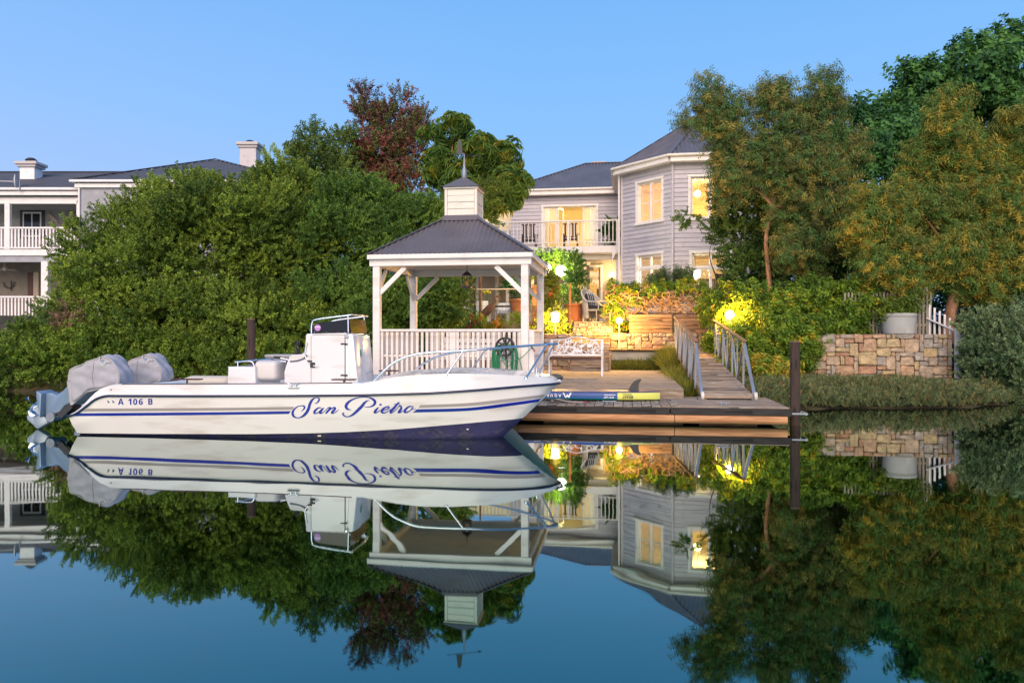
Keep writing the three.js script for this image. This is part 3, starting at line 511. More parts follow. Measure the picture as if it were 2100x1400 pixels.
  for (const side of [0, 1]) { const pts = []; for (let i = 0; i <= 40; i++) { const x = .72 + (4.05 - .72) * i / 40, p = level(5, sAt(5, x)); p.y += .004; p.z -= .01; if (!side && x > 3.0 && x < 3.28) continue; pts.push(side ? flip(p) : p); } part(boat, 'gunwale_strip', tube(pts, .011, 80, 6), M(.05, .02, .022, .5)); }
  // decals that follow the hull
  const onHull = (px, py) => { let z = 0; for (let k = 0; k < 3; k++) { const q = B(px, py, z); z = hullZ(q.x, q.y); } const q = B(px, py, z); q.z = z + .0035; return q; };
  function band(top, bot, n, m, name, parent = boat) { const cv = L => new THREE.CatmullRomCurve3(L.map(p => V(p[0], p[1], 0)), false, 'catmullrom', .5), A = cv(top), Bz = cv(bot); return part(parent, name, surf(n, 2, (s, t) => { const p = A.getPoint(s).lerp(Bz.getPoint(s), t); return onHull(p.x, p.y); }), m); }
  band([[179, 837.6], [420, 836.2], [603, 834]], [[168, 843.6], [420, 841.8], [598, 839.6]], 40, stripeGrey, 'grey_stripe');
  band([[160, 847], [420, 845], [596, 842.6]], [[148, 853], [420, 850.8], [592, 848.6]], 40, stripeBlue, 'blue_stripe');
  band([[862, 830.3], [961, 826], [1050, 816.3], [1119, 808.4]], [[858, 836], [961, 832.4], [1050, 823.4], [1113, 814.4]], 36, stripeGrey, 'grey_stripe');
  band([[855, 838.9], [961, 835.8], [1050, 825], [1110, 817]], [[846, 845.6], [961, 842], [1050, 831.6], [1104, 823.6]], 36, stripeBlue, 'blue_stripe');
  // far side carries the same stripes
  for (const [y0, y1, m, nm] of [[.46, .50, stripeGrey, 'grey_stripe'], [.40, .44, stripeBlue, 'blue_stripe']]) part(boat, nm, surf(40, 1, (s, t) => { const x = .3 + 5.9 * s, y = y0 + (y1 - y0) * t + .1 * Math.pow(s, 3); return V(x, y, 2 * ZC - hullZ(x, y) - .0035); }), m);
  // boat's name in brush script: strokes with a swelling width
  const name = sub(boat, 'name_lettering'), ink = M(.010, .022, .30, .35);
  function stroke(o, k, pts) {
    const P3 = pts.map(p => V(p[0], p[1], p[2])), c = new THREE.CatmullRomCurve3(P3, false, 'centripetal'), n = pts.length * 8, pos = [], idx = [];
    for (let i = 0; i <= n; i++) { const p = c.getPoint(i / n), t = c.getTangent(i / n), l = Math.hypot(t.x, t.y) || 1, w = Math.max(2, p.z) / 2; for (const s of [-1, 1]) { const q = onHull(o[0] + (p.x - t.y / l * w * s) / k, o[1] + (p.y + t.x / l * w * s) / k); q.z += .0015; pos.push(q.x, q.y, q.z); } if (i) { const a = i * 2; idx.push(a - 2, a - 1, a + 1, a - 2, a + 1, a); } }
    const g = new THREE.BufferGeometry(); g.setAttribute('position', new THREE.Float32BufferAttribute(pos, 3)); g.setIndex(idx); g.computeVertexNormals(); return g;
  }
  const A = [590, 800], a15 = 15, Z = [700, 800], z12 = 12.353;
  const letters = [
    [[A, a15, [[815, 415, 8], [900, 380, 34], [958, 310, 50], [962, 262, 44], [925, 234, 24], [868, 228, 20], [800, 252, 42], [730, 322, 70], [672, 440, 80], [640, 560, 85], [590, 660, 85], [520, 745, 75], [430, 815, 50], [330, 845, 26], [250, 838, 36], [180, 795, 60], [147, 725, 74], [158, 648, 64], [210, 570, 45], [290, 507, 30], [370, 480, 24], [440, 474, 28], [500, 492, 50], [515, 532, 50], [478, 592, 34], [400, 656, 7]]]],
    [[A, a15, [[1040, 545, 15], [1000, 532, 25], [930, 547, 42], [862, 602, 62], [820, 660, 70], [815, 702, 52], [860, 713, 30], [920, 690, 30], [990, 630, 26], [1050, 562, 22]]], [A, a15, [[1115, 535, 18], [1062, 590, 54], [1002, 668, 72], [990, 706, 52], [1040, 703, 30], [1110, 660, 20], [1180, 592, 18]]]],
    [[A, a15, [[1180, 592, 18], [1255, 532, 26], [1312, 527, 34], [1300, 560, 55], [1240, 630, 64], [1165, 714, 48]]], [A, a15, [[1215, 670, 18], [1300, 592, 30], [1400, 538, 42], [1458, 538, 48], [1448, 582, 62], [1380, 652, 72], [1352, 698, 54], [1400, 702, 30], [1500, 650, 22], [1585, 587, 7]]]],
    [[Z, z12, [[720, 253, 7], [660, 264, 26], [590, 312, 56], [520, 400, 72], [430, 490, 72], [340, 575, 62], [270, 627, 46], [200, 660, 30], [140, 668, 24], [80, 650, 32], [40, 610, 36], [38, 582, 34], [75, 576, 18]]], [Z, z12, [[250, 490, 10], [200, 490, 26], [140, 460, 60], [115, 405, 72], [150, 330, 66], [230, 262, 46], [340, 212, 30], [460, 180, 22], [580, 170, 20], [690, 182, 28], [790, 222, 52], [850, 282, 66], [842, 340, 60], [790, 393, 40], [710, 420, 22], [640, 424, 16], [575, 412, 7]]]],
    [[Z, z12, [[945, 428, 14], [902, 470, 46], [848, 540, 62], [842, 568, 42], [890, 563, 25], [980, 507, 18]]], [Z, z12, [[962, 372, 20], [980, 366, 46], [1000, 360, 46], [1020, 352, 20]]]],
    [[Z, z12, [[980, 508, 16], [1070, 511, 16], [1150, 480, 26], [1205, 440, 36], [1193, 412, 32], [1140, 422, 32], [1062, 470, 54], [1020, 528, 64], [1040, 563, 46], [1100, 568, 28], [1180, 530, 18], [1245, 478, 15]]]],
    [[Z, z12, [[1475, 298, 16], [1430, 330, 42], [1340, 440, 62], [1252, 530, 62], [1242, 564, 46], [1290, 558, 28], [1380, 490, 18], [1452, 412, 18]]], [Z, z12, [[1335, 351, 13], [1410, 350, 17], [1490, 350, 13]]]],
    [[Z, z12, [[1452, 412, 30], [1480, 394, 40], [1512, 412, 40], [1518, 450, 56], [1480, 515, 62], [1450, 556, 52], [1500, 558, 24], [1572, 508, 16]]]],
    [[Z, z12, [[1800, 406, 20], [1720, 412, 36], [1640, 470, 54], [1602, 528, 62], [1612, 558, 42], [1680, 548, 30], [1760, 500, 26], [1812, 432, 26], [1828, 402, 15]]], [Z, z12, [[1768, 440, 10], [1788, 478, 16], [1840, 482, 16], [1890, 455, 7]]]],
  ];
  letters.forEach(strokes => { const gs = strokes.map(s => stroke(...s)); const g = gs.length > 1 ? mergeGeometries(gs) : gs[0]; part(name, 'letter', g, ink); });
  // registration
  const reg = sub(boat, 'registration_lettering');
  const capPx = 12.4, glyphs = [['A', 241.5], ['1', 262.5], ['0', 272.5], ['6', 284], ['B', 303.5]];
  for (const [ch, x0] of glyphs) { const g = new THREE.ShapeGeometry(font.generateShapes(ch, 100), 6), p = g.attributes.position; g.computeBoundingBox(); const bx = g.boundingBox.min.x, k = capPx / (g.boundingBox.max.y - Math.min(0, g.boundingBox.min.y)); for (let i = 0; i < p.count; i++) { const q = onHull(x0 + (p.getX(i) - bx) * k * 1.02, 829.6 - p.getY(i) * k); p.setXYZ(i, q.x, q.y, q.z); } g.computeVertexNormals(); part(reg, 'letter', g, ink); }
  for (const x of [221.5, 231.5]) { const q = onHull(x, 823); const o = part(boat, 'through_hull_outlet', new THREE.TorusGeometry(.016, .005, 6, 16), steel, q); part(o, 'outlet_hole', new THREE.CylinderGeometry(.013, .013, .004, 12).rotateX(Math.PI / 2), blackPlastic); }
  { const q = onHull(227, 799); part(boat, 'bolt', new THREE.SphereGeometry(.012, 8, 6), galv, q); }
  { const q = onHull(655, 893.5); part(boat, 'anode', cb(.05, .02, .02, .004), M(.6, .55, .4, .5), q); } { const q = onHull(959, 880); part(boat, 'anode', cb(.03, .018, .012, .004), M(.6, .55, .45, .5), q); }

  // ---- console ----
  const cz0 = -.74, cz1 = -1.56, con = sub(boat, 'console');
  const K = (px, py, z = cz0) => { const q = B(px, py, z); return [q.x, q.y]; };
  const floorY = .36, sideP = [[584, 786], [583, 762], [588, 745], [594, 729.5], [600, 727], [620, 726], [624, 722], [626, 705], [627.5, 686], [630, 684], [709, 682.5], [712, 684], [722, 786]].map(p => K(...p));
  sideP[0][1] = floorY; sideP[sideP.length - 1][1] = floorY;
  part(con, 'console_shell', smooth(extrude(sideP, cz0 - cz1, .02), .5), gelcoat, [0, 0, cz1]);
  // front of the console leans out towards the bow
  { const t0 = K(712, 684), b0 = K(722, 786); b0[1] = floorY; part(con, 'console_front', smooth(extrude([[t0[0] - .06, t0[1] + .0], [t0[0] + .06, t0[1] - .005], [t0[0] + .09, t0[1] - .03], [b0[0] + .13, floorY], [b0[0] - .1, floorY]], cz0 - cz1 - .05, .03), .5), gelcoat, [0, 0, cz1 + .025]); }
  const dz = cz0 + .026;
  { const a = K(640, 687), b = K(708, 785); part(con, 'door_gasket', extrude([[a[0] - .012, b[1]], [b[0] + .012, b[1]], [b[0] + .012, a[1] + .012], [a[0] + .03, a[1] + .012], [a[0] - .012, a[1] - .03]], .006), M(.22, .22, .23, .8), [0, 0, dz - .006]); part(con, 'door', extrude([[a[0], b[1]], [b[0], b[1]], [b[0], a[1] - .0], [a[0] + .03, a[1]], [a[0], a[1] - .03]], .012, .004), gelcoat, [0, 0, dz - .003]); }
  { const q = K(637, 740), q2 = K(638, 746); part(con, 'door_catch', cb(.07, .02, .02, .003), blackPlastic, [q[0], q[1], dz + .02]); const q3 = K(643, 748); part(con, 'door_lock', cb(.07, .075, .03, .006), blackPlastic, [q3[0], q3[1], dz + .02]); part(con, 'lock_lever', rod(V(q3[0] + .02, q3[1] - .01, dz + .05), V(q3[0] + .09, q3[1] - .012, dz + .05), .008), steel); }
  for (const y of [705, 769]) { const q = K(707, y); part(con, 'hinge', cb(.1, .022, .025, .005), blackPlastic, [q[0], q[1], dz + .012]); }
  { const q = K(712, 689); part(con, 'navigation_light', cb(.035, .05, .03, .006), steel, [q[0], q[1], dz + .01]); }
  { const pts = [[631, 703], [628.5, 712], [627, 722], [628, 732], [634, 738]].map(p => { const q = K(...p); return V(q[0], q[1], cz0 + .03); }); part(con, 'grab_handle', tube(pts, .011, 20, 8), steel); const p2 = [[596, 741], [612, 739], [625, 734], [631, 728]].map(p => { const q = K(...p); return V(q[0], q[1], cz0 + .025); }); part(con, 'grab_handle', tube(p2, .012, 20, 8), M(.1, .12, .16, .4)); }
  { const q = K(726, 722); const st = part(con, 'round_sticker', new THREE.CylinderGeometry(.038, .038, .002, 24), M(.01, .38, .27, .5)); st.position.set(q[0] + .09, q[1] - .02, cz0 - .3); st.rotation.set(0, 0, -Math.PI / 2 + .13); st.scale.set(1, 1, .9); st.position.x = K(712, 684)[0] + .128; st.position.z = cz0 - .25; st.scale.set(1.5, 1, .9); }
  // windscreen of dark tinted plastic with a steel frame
  const tint = M(.010, .012, .012, .08, { phys: true, transmission: .2, thickness: 0 }), tintFront = M(.16, .08, .015, .06, { phys: true, transmission: .45, thickness: 0 });
  const w0 = K(637, 683), w1 = K(714, 682), wt0 = K(643, 666), wt1 = K(713, 655);
  for (const z of [cz0 - .03, cz1 + .03]) part(con, 'side_screen', extrude([[w0[0], w0[1]], [w1[0], w1[1]], [wt1[0], wt1[1]], [wt0[0] + .06, wt0[1] + .03], [wt0[0], wt0[1]]], .004), tint, [0, 0, z]);
  part(con, 'front_screen', bar(V(w1[0] + .02, w1[1] + .1, cz0 - .03), V(w1[0] + .02, w1[1] + .1, cz1 + .03), .2, .004, .001, Math.PI / 2 - .12), tintFront);
  { const yT = K(700, 648)[1]; const top = (z) => [V(w0[0], w0[1], z), V(w0[0] + .01, w0[1] + .14, z), V(w0[0] + .08, w0[1] + .2, z), V(wt1[0] - .02, yT + .01, z), V(wt1[0] + .05, yT + .02, z)]; for (const z of [cz0 - .025, cz1 + .025]) { part(con, 'screen_frame', tube(top(z), .014, 40, 8), steel); part(con, 'screen_frame', rod(V(wt1[0] + .0, w1[1], z), V(wt1[0] - .005, yT + .015, z), .012), steel); } part(con, 'screen_frame', rod(V(wt1[0] + .05, yT + .02, cz0 - .025), V(wt1[0] + .05, yT + .02, cz1 + .025), .013), steel); }
  { const q = K(650, 672); part(con, 'round_sticker', new THREE.CylinderGeometry(.047, .047, .002, 24).rotateX(Math.PI / 2), M(.42, .20, .52, .5), [q[0], q[1], cz0 - .02]); part(con, 'sticker_band', cb(.088, .012, .002, .0005), M(.75, .6, .8, .5), [q[0], q[1] + .012, cz0 - .0185]); }
  for (const x of [644, 668, 692, 706]) { const q = K(x, 682); part(con, 'screen_bolt', new THREE.SphereGeometry(.006, 6, 5), steel, [q[0], q[1] + .006, cz0 - .022]); }
  // wheel and throttles
  { const q = K(610, 722, -1.25); const w = sub(boat, 'steering_wheel', [q[0], q[1], -1.25], [0, -Math.PI / 2 + .2, .3]); part(w, 'wheel_rim', new THREE.TorusGeometry(.17, .014, 8, 28), blackPlastic); for (let k = 0; k < 3; k++) { const a = k * 2.09 + .5; part(w, 'spoke', rod(V(0, 0, 0), V(Math.cos(a) * .17, Math.sin(a) * .17, 0), .01), blackPlastic); } part(w, 'hub', new THREE.SphereGeometry(.035, 10, 8), blackPlastic); }
  { const g = sub(boat, 'throttle'); for (const [x0, y0, x1, y1, z] of [[590, 742, 565, 740, -.95], [592, 738, 571, 733, -1.05]]) { const a = K(x0, y0, z), b = K(x1, y1, z); part(g, 'lever', rod(V(...a, z), V(...b, z), .012), steel); part(g, 'grip', rod(V(b[0] + .03, b[1] - .003, z), V(b[0] - .07, b[1] + .005, z), .02), blackPlastic); } const q = K(588, 747, -1); part(g, 'throttle_box', cb(.08, .14, .2, .02), blackPlastic, [q[0] + .06, q[1], -1]); }
  // helm seat
  const seat = sub(boat, 'helm_seat');
  { const a = K(468, 755, -.7), b = K(520, 787, -.7), w = b[0] - a[0]; part(seat, 'seat_box', new THREE.ExtrudeGeometry(new THREE.Shape([[0, 0], [w + .03, 0], [w - .0, a[1] - floorY], [.02, a[1] - floorY]].map(p => new THREE.Vector2(...p))), { depth: .85, bevelSize: .025, bevelThickness: .025, bevelSegments: 3 }), gelcoat, [a[0], floorY, -1.56]);
    const c = K(545, 760, -.8); const cu = new THREE.SphereGeometry(1, 28, 18), p = cu.attributes.position; for (let i = 0; i < p.count; i++) { const sg = (x, e) => Math.sign(x) * Math.pow(Math.abs(x), e); p.setXYZ(i, sg(p.getX(i), .35) * .19, sg(p.getY(i), .4) * .155, sg(p.getZ(i), .3) * .4); } cu.computeVertexNormals(); part(seat, 'seat_cushion', cu, M(.60, .57, .55, .5), [c[0] - .0, c[1], -1.15]);
    part(seat, 'seat_rail', tube([V(a[0] + .08, a[1] + .09, -.75), V(a[0] + .32, a[1] + .1, -.75), V(a[0] + .38, a[1] + .02, -.75)], .012, 16, 8), steel); part(seat, 'seat_rail', rod(V(a[0] + .12, a[1] + .1, -.75), V(a[0] + .12, a[1] - .0, -.75), .012), steel); part(seat, 'seat_rail', rod(V(a[0] + .1, a[1] + .095, -.75), V(a[0] + .34, a[1] + .12, -1.5), .012), steel); }
  // rolled cream cushion in the stern
  { const c = K(430, 778, -1.3); const g = new THREE.CapsuleGeometry(.1, .55, 6, 14).rotateZ(Math.PI / 2); part(boat, 'stern_cushion', g, M(.55, .50, .42, .7), [c[0], c[1] - .02, -1.3]).scale.set(1, .8, 1.6); }
  // dark teak rod tables on posts
  for (const [x, y, z, w] of [[383, 777.5, -.3, .42], [705, 778, -.35, .33], [797, 760, -1.9, .3]]) { const q = K(x, y, z); const g = sub(boat, 'rod_table'); part(g, 'table_board', cb(w, .018, .13, .005), M(.06, .025, .025, .5), [q[0], q[1], z]); part(g, 'table_post', rod(V(q[0], q[1] - .12, z), V(q[0], q[1], z), .012), darkMetal); }
  // mooring cleat on the near gunwale
  { const q = onHull(602, 794); const g = sub(boat, 'gunwale_cleat', [q.x, q.y + .035, q.z + .02]); part(g, 'cleat_horn', tube([V(-.075, .025, 0), V(-.04, .005, 0), V(.04, .005, 0), V(.075, .025, 0)], .009, 16, 8), steel); for (const s of [-.035, .035]) part(g, 'cleat_foot', rod(V(s, -.03, 0), V(s, .005, 0), .009), steel); part(g, 'cleat_pad', cb(.17, .012, .05, .004), gelcoat, [0, -.036, 0]); }
  // bow rail
  const rail = sub(boat, 'bow_rail');
  const tip = B(1143, 705, -1.0);
  const near = [[763, 784, -.1], [785, 762, -.1], [810, 742, -.12], [845, 728, -.14], [890, 722, -.18], [950, 719, -.22], [1040, 712, -.45], [1120, 706, -.85]].map(p => B(...p)); near.push(tip);
  part(rail, 'rail_tube', tube(near, .0165, 90, 10), steel);
  const far = [[843, 768, -2.15], [862, 750, -2.15], [890, 734, -2.12], [920, 725, -2.08], [970, 718, -1.95], [1060, 711, -1.6], [1122, 706, -1.25]].map(p => B(...p)); far.push(tip);
  part(rail, 'rail_tube', tube(far, .0165, 90, 10), steel);
  for (const [a, b] of [[[915, 769, -.16], [950, 719, -.22]], [[968, 757, -2.05], [996, 716, -1.85]], [[1079, 775, -.33], [1122, 706, -.86]], [[1105, 765, -1.4], [1136, 706, -1.1]]]) { part(rail, 'stanchion', rod(B(...a), B(...b), .0135), steel); const q = B(...a); part(rail, 'stanchion_foot', new THREE.CylinderGeometry(.028, .032, .015, 12), steel, q); }
  // bow fittings
  { const q = B(1101, 765, -1.1); part(boat, 'bow_post', rod(V(q.x, q.y - .07, -1.1), V(q.x, q.y + .08, -1.1), .017), steel);
    const h = B(1045, 771, -.9), hg = sub(boat, 'deck_hatch'); part(hg, 'hatch_lid', cb(.4, .03, .5, .012), gelcoat, [h.x, h.y + .01, -1.15], [0, 0, -.06]); for (const z of [-.98, -1.32]) part(hg, 'hatch_hinge', cb(.05, .012, .03, .003), steel, [h.x - .2, h.y + .03, z]);
    const n = B(1137, 774, -1.3), ng = new THREE.SphereGeometry(1, 20, 14); part(boat, 'anchor_cover', ng, M(.10, .10, .095, .8, { map: T_grain }), [n.x, n.y, -1.3]).scale.set(.13, .055, .1); part(boat, 'bow_eye', new THREE.TorusGeometry(.022, .008, 6, 14), steel, B(1147, 782, -1.12)); }
  // ---- outboards, tilted up ----
  const canvas = M(.50, .50, .56, .85, { map: T_weave }), motorBlue = M(.17, .25, .36, .4, { metalness: .25 }), motorPale = M(.30, .36, .44, .35, { metalness: .25 });
  const ez = -.72; const q2 = (x, y) => { const p = B(40 + x / 6.667, 690 + y / 6.667, ez); return [p.x, p.y]; };
  function outboard() {
    const g = new THREE.Group(); g.name = 'outboard_motor';
    const cover = [[752, 600], [770, 500], [790, 440], [860, 395], [1030, 330], [1215, 258], [1260, 252], [1345, 300], [1420, 410], [1468, 500], [1452, 640], [1300, 700], [1040, 745], [890, 870], [805, 930], [775, 850], [755, 720]].map(p => q2(...p));
    const oc = new THREE.CatmullRomCurve3(cover.map(p => V(p[0], p[1], 0)), true, 'catmullrom', .35), cen = V(0, 0, 0); for (let i = 0; i < 40; i++) cen.addScaledVector(oc.getPointAt(i / 40), 1 / 40);
    const hz = .2, fold = (x, y) => .5 * Math.sin(x * 9 + y * 26 + 2 * Math.sin(y * 7)) + .35 * Math.sin(x * 31 - y * 12) + .6 * (fbm(x * 5 + 9, y * 5 + 9, 64, 3, 5) - .5);
    const cov = surf(84, 40, (s, t) => { const e = oc.getPointAt(s % 1), q = t < .34 ? t / .34 : t > .66 ? (1 - t) / .34 : 1, z = t < .34 ? hz : t > .66 ? -hz : hz - (t - .34) / .32 * 2 * hz, k = Math.pow(q, .8), rim = Math.pow(q, 10); const side = 1 - .06 * Math.pow(Math.abs(z) / hz, 4), p = cen.clone().lerp(e, k * side), w = fold(p.x, p.y); p.z = z - Math.sign(z) * (t < .34 || t > .66 ? .07 * rim - .012 * w * (1 - rim) : 0); if (t >= .34 && t <= .66) { const d = e.clone().sub(cen).normalize(); p.addScaledVector(d, .010 * Math.sin(z * 30 + s * 40) + .006 * w); } return p; });
    part(g, 'canvas_cover', cov, canvas); const seam = []; for (let i = 0; i < 60; i++) { const e = oc.getPointAt(i / 60); seam.push(cen.clone().lerp(e, .955).add(V(0, 0, hz - .045))); } part(g, 'cover_seam', tube(seam, .005, 120, 5, true), M(.36, .36, .40, .9));
    { const v0 = q2(1130, 345), v1 = q2(1110, 560), v2 = q2(1140, 700); part(g, 'cover_seam', tube([V(...v0, hz + .004), V(...v1, hz + .012), V(...v2, hz + .002)], .004, 20, 5), M(.36, .36, .40, .9)); }
    { const a = q2(1235, 330); part(g, 'cover_opening', new THREE.SphereGeometry(1, 14, 10), motorBlue, [a[0], a[1], .1]).scale.set(.055, .045, .1); const lip = [[1205, 270], [1210, 360], [1260, 385], [1300, 345], [1345, 345]].map(p => { const k = q2(...p); return V(k[0], k[1], .2); }); part(g, 'cover_hem', tube(lip, .008, 24, 6), M(.5, .5, .5, .8)); }
    const slab = (pts, d, m, nm, bev = .02, z = 0) => { const o = part(g, nm, smooth(extrude(pts.map(p => q2(...p)), d - 2 * bev, bev), .6), m, [0, 0, z - d / 2 + bev]); return o; };
    slab([[760, 560], [700, 650], [640, 725], [545, 790], [470, 760], [400, 770], [385, 860], [390, 1080], [430, 1160], [560, 1120], [600, 1010], [660, 940], [780, 880], [800, 700]], .16, motorBlue, 'mid_section', .03);
    slab([[330, 735], [400, 770], [395, 860], [385, 1090], [372, 1090], [345, 900], [330, 820]], .34, motorBlue, 'anti_ventilation_plate', .012);
    slab([[210, 960], [345, 955], [375, 1070], [425, 1180], [275, 1268], [225, 1240], [200, 1120]], .13, motorPale, 'gearcase', .05);
    slab([[100, 1085], [118, 1070], [215, 1050], [235, 1200], [262, 1266], [200, 1215], [110, 1140]], .03, motorPale, 'skeg', .008);
    { const a = q2(640, 930), b = q2(520, 1060); part(g, 'tilt_ram', rod(V(...a, .0), V(...b, .0), .06, .085, 16), darkMetal); const c = q2(500, 1090), d = q2(430, 1130); part(g, 'swivel_bracket', rod(V(...c, -.14), V(...c, .14), .07, .07, 18), galv); part(g, 'tilt_ram', rod(V(...b, .09), V(...q2(720, 1000), .09), .022), darkMetal); part(g, 'clamp_bracket', bar(V(...q2(600, 1080), .1), V(...q2(760, 930), .1), .02, .1), darkMetal); part(g, 'clamp_bracket', bar(V(...q2(600, 1080), -.1), V(...q2(760, 930), -.1), .02, .1), darkMetal); }
    { const c = q2(215, 950); const hub = sub(g, 'propeller', [c[0], c[1], 0], [0, 0, .6]); part(hub, 'propeller_hub', new THREE.CylinderGeometry(.035, .045, .13, 14).rotateZ(Math.PI / 2), steel); for (let k = 0; k < 3; k++) { const bl = part(hub, 'propeller_blade', surf(6, 6, (s, t) => V((t - .5) * .07 * (1 + s), .03 + s * .15, Math.sin(t * Math.PI - 1.57) * .09 * Math.sin(.5 + s * 2.2))), steel); bl.rotation.set(k * 2.094 + .5, 0, 0); } }
    return g;
  }
  const e1 = outboard(); boat.add(e1); e1.position.z = ez; const e2 = outboard(); boat.add(e2); e2.position.set(.12, .0, ez - .9);
}
// grey storage box on the dock behind the boat
{
  const t = thing('dock_box', 'grey storage box on the dock behind the boat seat', 'storage box', P(-4.12, .55, .294), -TH);
  const m = M(.36, .37, .39, .7, { map: T_grain });
  part(t, 'box_body', cb(.62, .74, .5, .012), m, [0, .37, 0]); part(t, 'box_lid', cb(.65, .05, .53, .012), M(.42, .43, .45, .6, { map: T_grain }), [0, .765, 0]);
  const b = thing('dock_box', 'taller grey board box standing beside the boat throttle', 'storage box', P(-3.55, .75, .294), -TH);
  part(b, 'box_body', cb(.56, .8, .5, .012), M(.30, .29, .28, .8, { map: T_grain }), [0, .4, 0]); part(b, 'box_lid', cb(.58, .035, .52, .01), m, [0, .815, 0], [0, 0, .05]);
}

// ================= main house =================
const house = thing('clapboard_house', 'grey clapboard house with octagonal bay, balcony and dark corrugated roof', 'house', P(0, 20, 0), -TH);
const Q = (u, v, y) => V(u, y, 20 - v);
{
  const r = rng(71);
  function frameOf(A, B) { const du = B[0] - A[0], dv = B[1] - A[1]; return { L: Math.hypot(du, dv), yaw: Math.atan2(dv, du), o: Q(A[0], A[1], 0) }; }
  function wall(A, B, y0, y1, holes, m = 'siding') {
    const f = frameOf(A, B), g = sub(house, 'wall', f.o.toArray(), [0, f.yaw, 0]);
    part(g, 'wall_core', extrude([[0, y0], [f.L, y0], [f.L, y1], [0, y1]], .14, 0, holes.map(h => [[h[0], h[2]], [h[1], h[2]], [h[1], h[3]], [h[0], h[3]]])), m === 'siding' ? siding[0] : m, [0, 0, -.17]);
    if (m !== 'siding') return f;
    const st = .172; let k = 0;
    for (let y = y0; y < y1 - .03; y += st, k++) {
      const h = Math.min(st - .014, y1 - y), cuts = [[0, f.L]];
      for (const q of holes) if (y + h > q[2] + .01 && y < q[3] - .01) for (let i = cuts.length - 1; i >= 0; i--) { const [a, b] = cuts[i]; if (q[0] < b && q[1] > a) { cuts.splice(i, 1); if (q[0] - a > .05) cuts.push([a, q[0]]); if (b - q[1] > .05) cuts.push([q[1], b]); } }
      for (const [a, b] of cuts) part(g, 'siding_board', cb(b - a, h, .018, .003, k % 3), siding[(k * 7 + Math.floor(a * 3)) % 3], [(a + b) / 2, y + h / 2, -.010], [-.10, 0, 0]);
    }
    return f;
  }
  function windowUnit(f, s0, s1, y0, y1, o = {}) {
    const g = sub(house, o.name || 'window', f.o.toArray(), [0, f.yaw, 0]), t = .1, w = s1 - s0, h = y1 - y0;
    part(g, 'trim', cb(w + 2 * t + .04, t, .045, .006), white, [(s0 + s1) / 2, y1 + t / 2, .018]); if (!o.door) part(g, 'sill', cb(w + 2 * t + .08, .07, .09, .008), white, [(s0 + s1) / 2, y0 - .035, .03]);
    for (const x of [s0 - t / 2, s1 + t / 2]) part(g, 'trim', cb(t, h, .045, .006), white, [x, (y0 + y1) / 2, .016]);
    for (const x of [s0 + .012, s1 - .012]) part(g, 'reveal', cb(.024, h, .16, .003), white, [x, (y0 + y1) / 2, -.09]); part(g, 'reveal', cb(w, .024, .16, .003), white, [(s0 + s1) / 2, y1 - .012, -.09]); part(g, 'reveal', cb(w, .024, .16, .003), white, [(s0 + s1) / 2, y0 + .012, -.09]);
    const yt = o.transom ? y1 - o.transom : y1 - .02, cols = o.cols || 2, cw = (w - .05) / cols;
    if (o.transom) part(g, 'transom_bar', cb(w - .04, .06, .07, .005), o.frame || white, [(s0 + s1) / 2, yt, -.09]);
    for (let c = 0; c < cols; c++) {
      const x0 = s0 + .025 + c * cw, x1 = x0 + cw, fr = o.frame || white; if (o.skip?.includes(c)) continue;
      const sash = (ya, yb) => { for (const x of [x0 + .025, x1 - .025]) part(g, 'sash', cb(.05, yb - ya, .04, .004), fr, [x, (ya + yb) / 2, -.095]); for (const y of [ya + .025, yb - .025]) part(g, 'sash', cb(cw - .1, .05, .04, .004), fr, [(x0 + x1) / 2, y, -.096]); part(g, 'pane', cb(cw - .09, yb - ya - .08, .004, .001), glass, [(x0 + x1) / 2, (ya + yb) / 2, -.1]); };
      sash(y0 + .03, yt - (o.transom ? .03 : 0)); if (o.transom) sash(yt + .03, y1 - .025);
      if (o.shutters) { const n = 14; for (const [ya, yb] of [[y0 + .08, (y0 + y1) / 2 - .03], [(y0 + y1) / 2 + .05, y1 - .08]]) for (let k = 0; k < n; k++) part(g, 'shutter_slat', cb(cw - .12, .01, .045, .003), M(.75, .60, .38, .6), [(x0 + x1) / 2, ya + (yb - ya) * (k + .5) / n, -.2], [.6, 0, 0]); for (const x of [x0 + .04, x1 - .04]) part(g, 'shutter_stile', cb(.05, h - .1, .03, .004), M(.78, .68, .5, .6), [x, (y0 + y1) / 2, -.2]); for (const y of [y0 + .07, (y0 + y1) / 2 + .01, y1 - .07]) part(g, 'shutter_rail', cb(cw - .1, .07, .03, .004), M(.78, .68, .5, .6), [(x0 + x1) / 2, y, -.201]); }
      if (o.blind) for (let k = 0; k < 20; k++) part(g, 'blind_slat', cb(cw - .04, .004, .045, .001), M(.7, .6, .42, .6), [(x0 + x1) / 2, y0 + .05 + (h - .1) * (k + .5) / 20, -.2], [.35, 0, 0]);
    }
    return g;
  }
  const y0 = 1.87, yE = 8.08;
  const aB = [1.62, 19.5], aC = [3.54, 17.5], aD = [6.3, 17.5], aE = [8.2, 19.5], aF = [8.2, 24];
  const hBC = [[.9, 2.2, 5.88, 7.48], [.9, 2.2, 2.75, 4.6]], hCD = [[.67, 2.08, 5.85, 7.42], [.72, 2.1, 2.55, 4.55]];
  let f = wall(aB, aC, y0, yE, hBC); windowUnit(f, ...hBC[0], { shutters: true }); windowUnit(f, ...hBC[1], { transom: .5 });
  f = wall(aC, aD, y0, yE, hCD); windowUnit(f, ...hCD[0], { blind: true }); windowUnit(f, ...hCD[1], { transom: .55 });
  wall(aD, aE, y0, yE, []); wall(aE, aF, y0, yE, []);
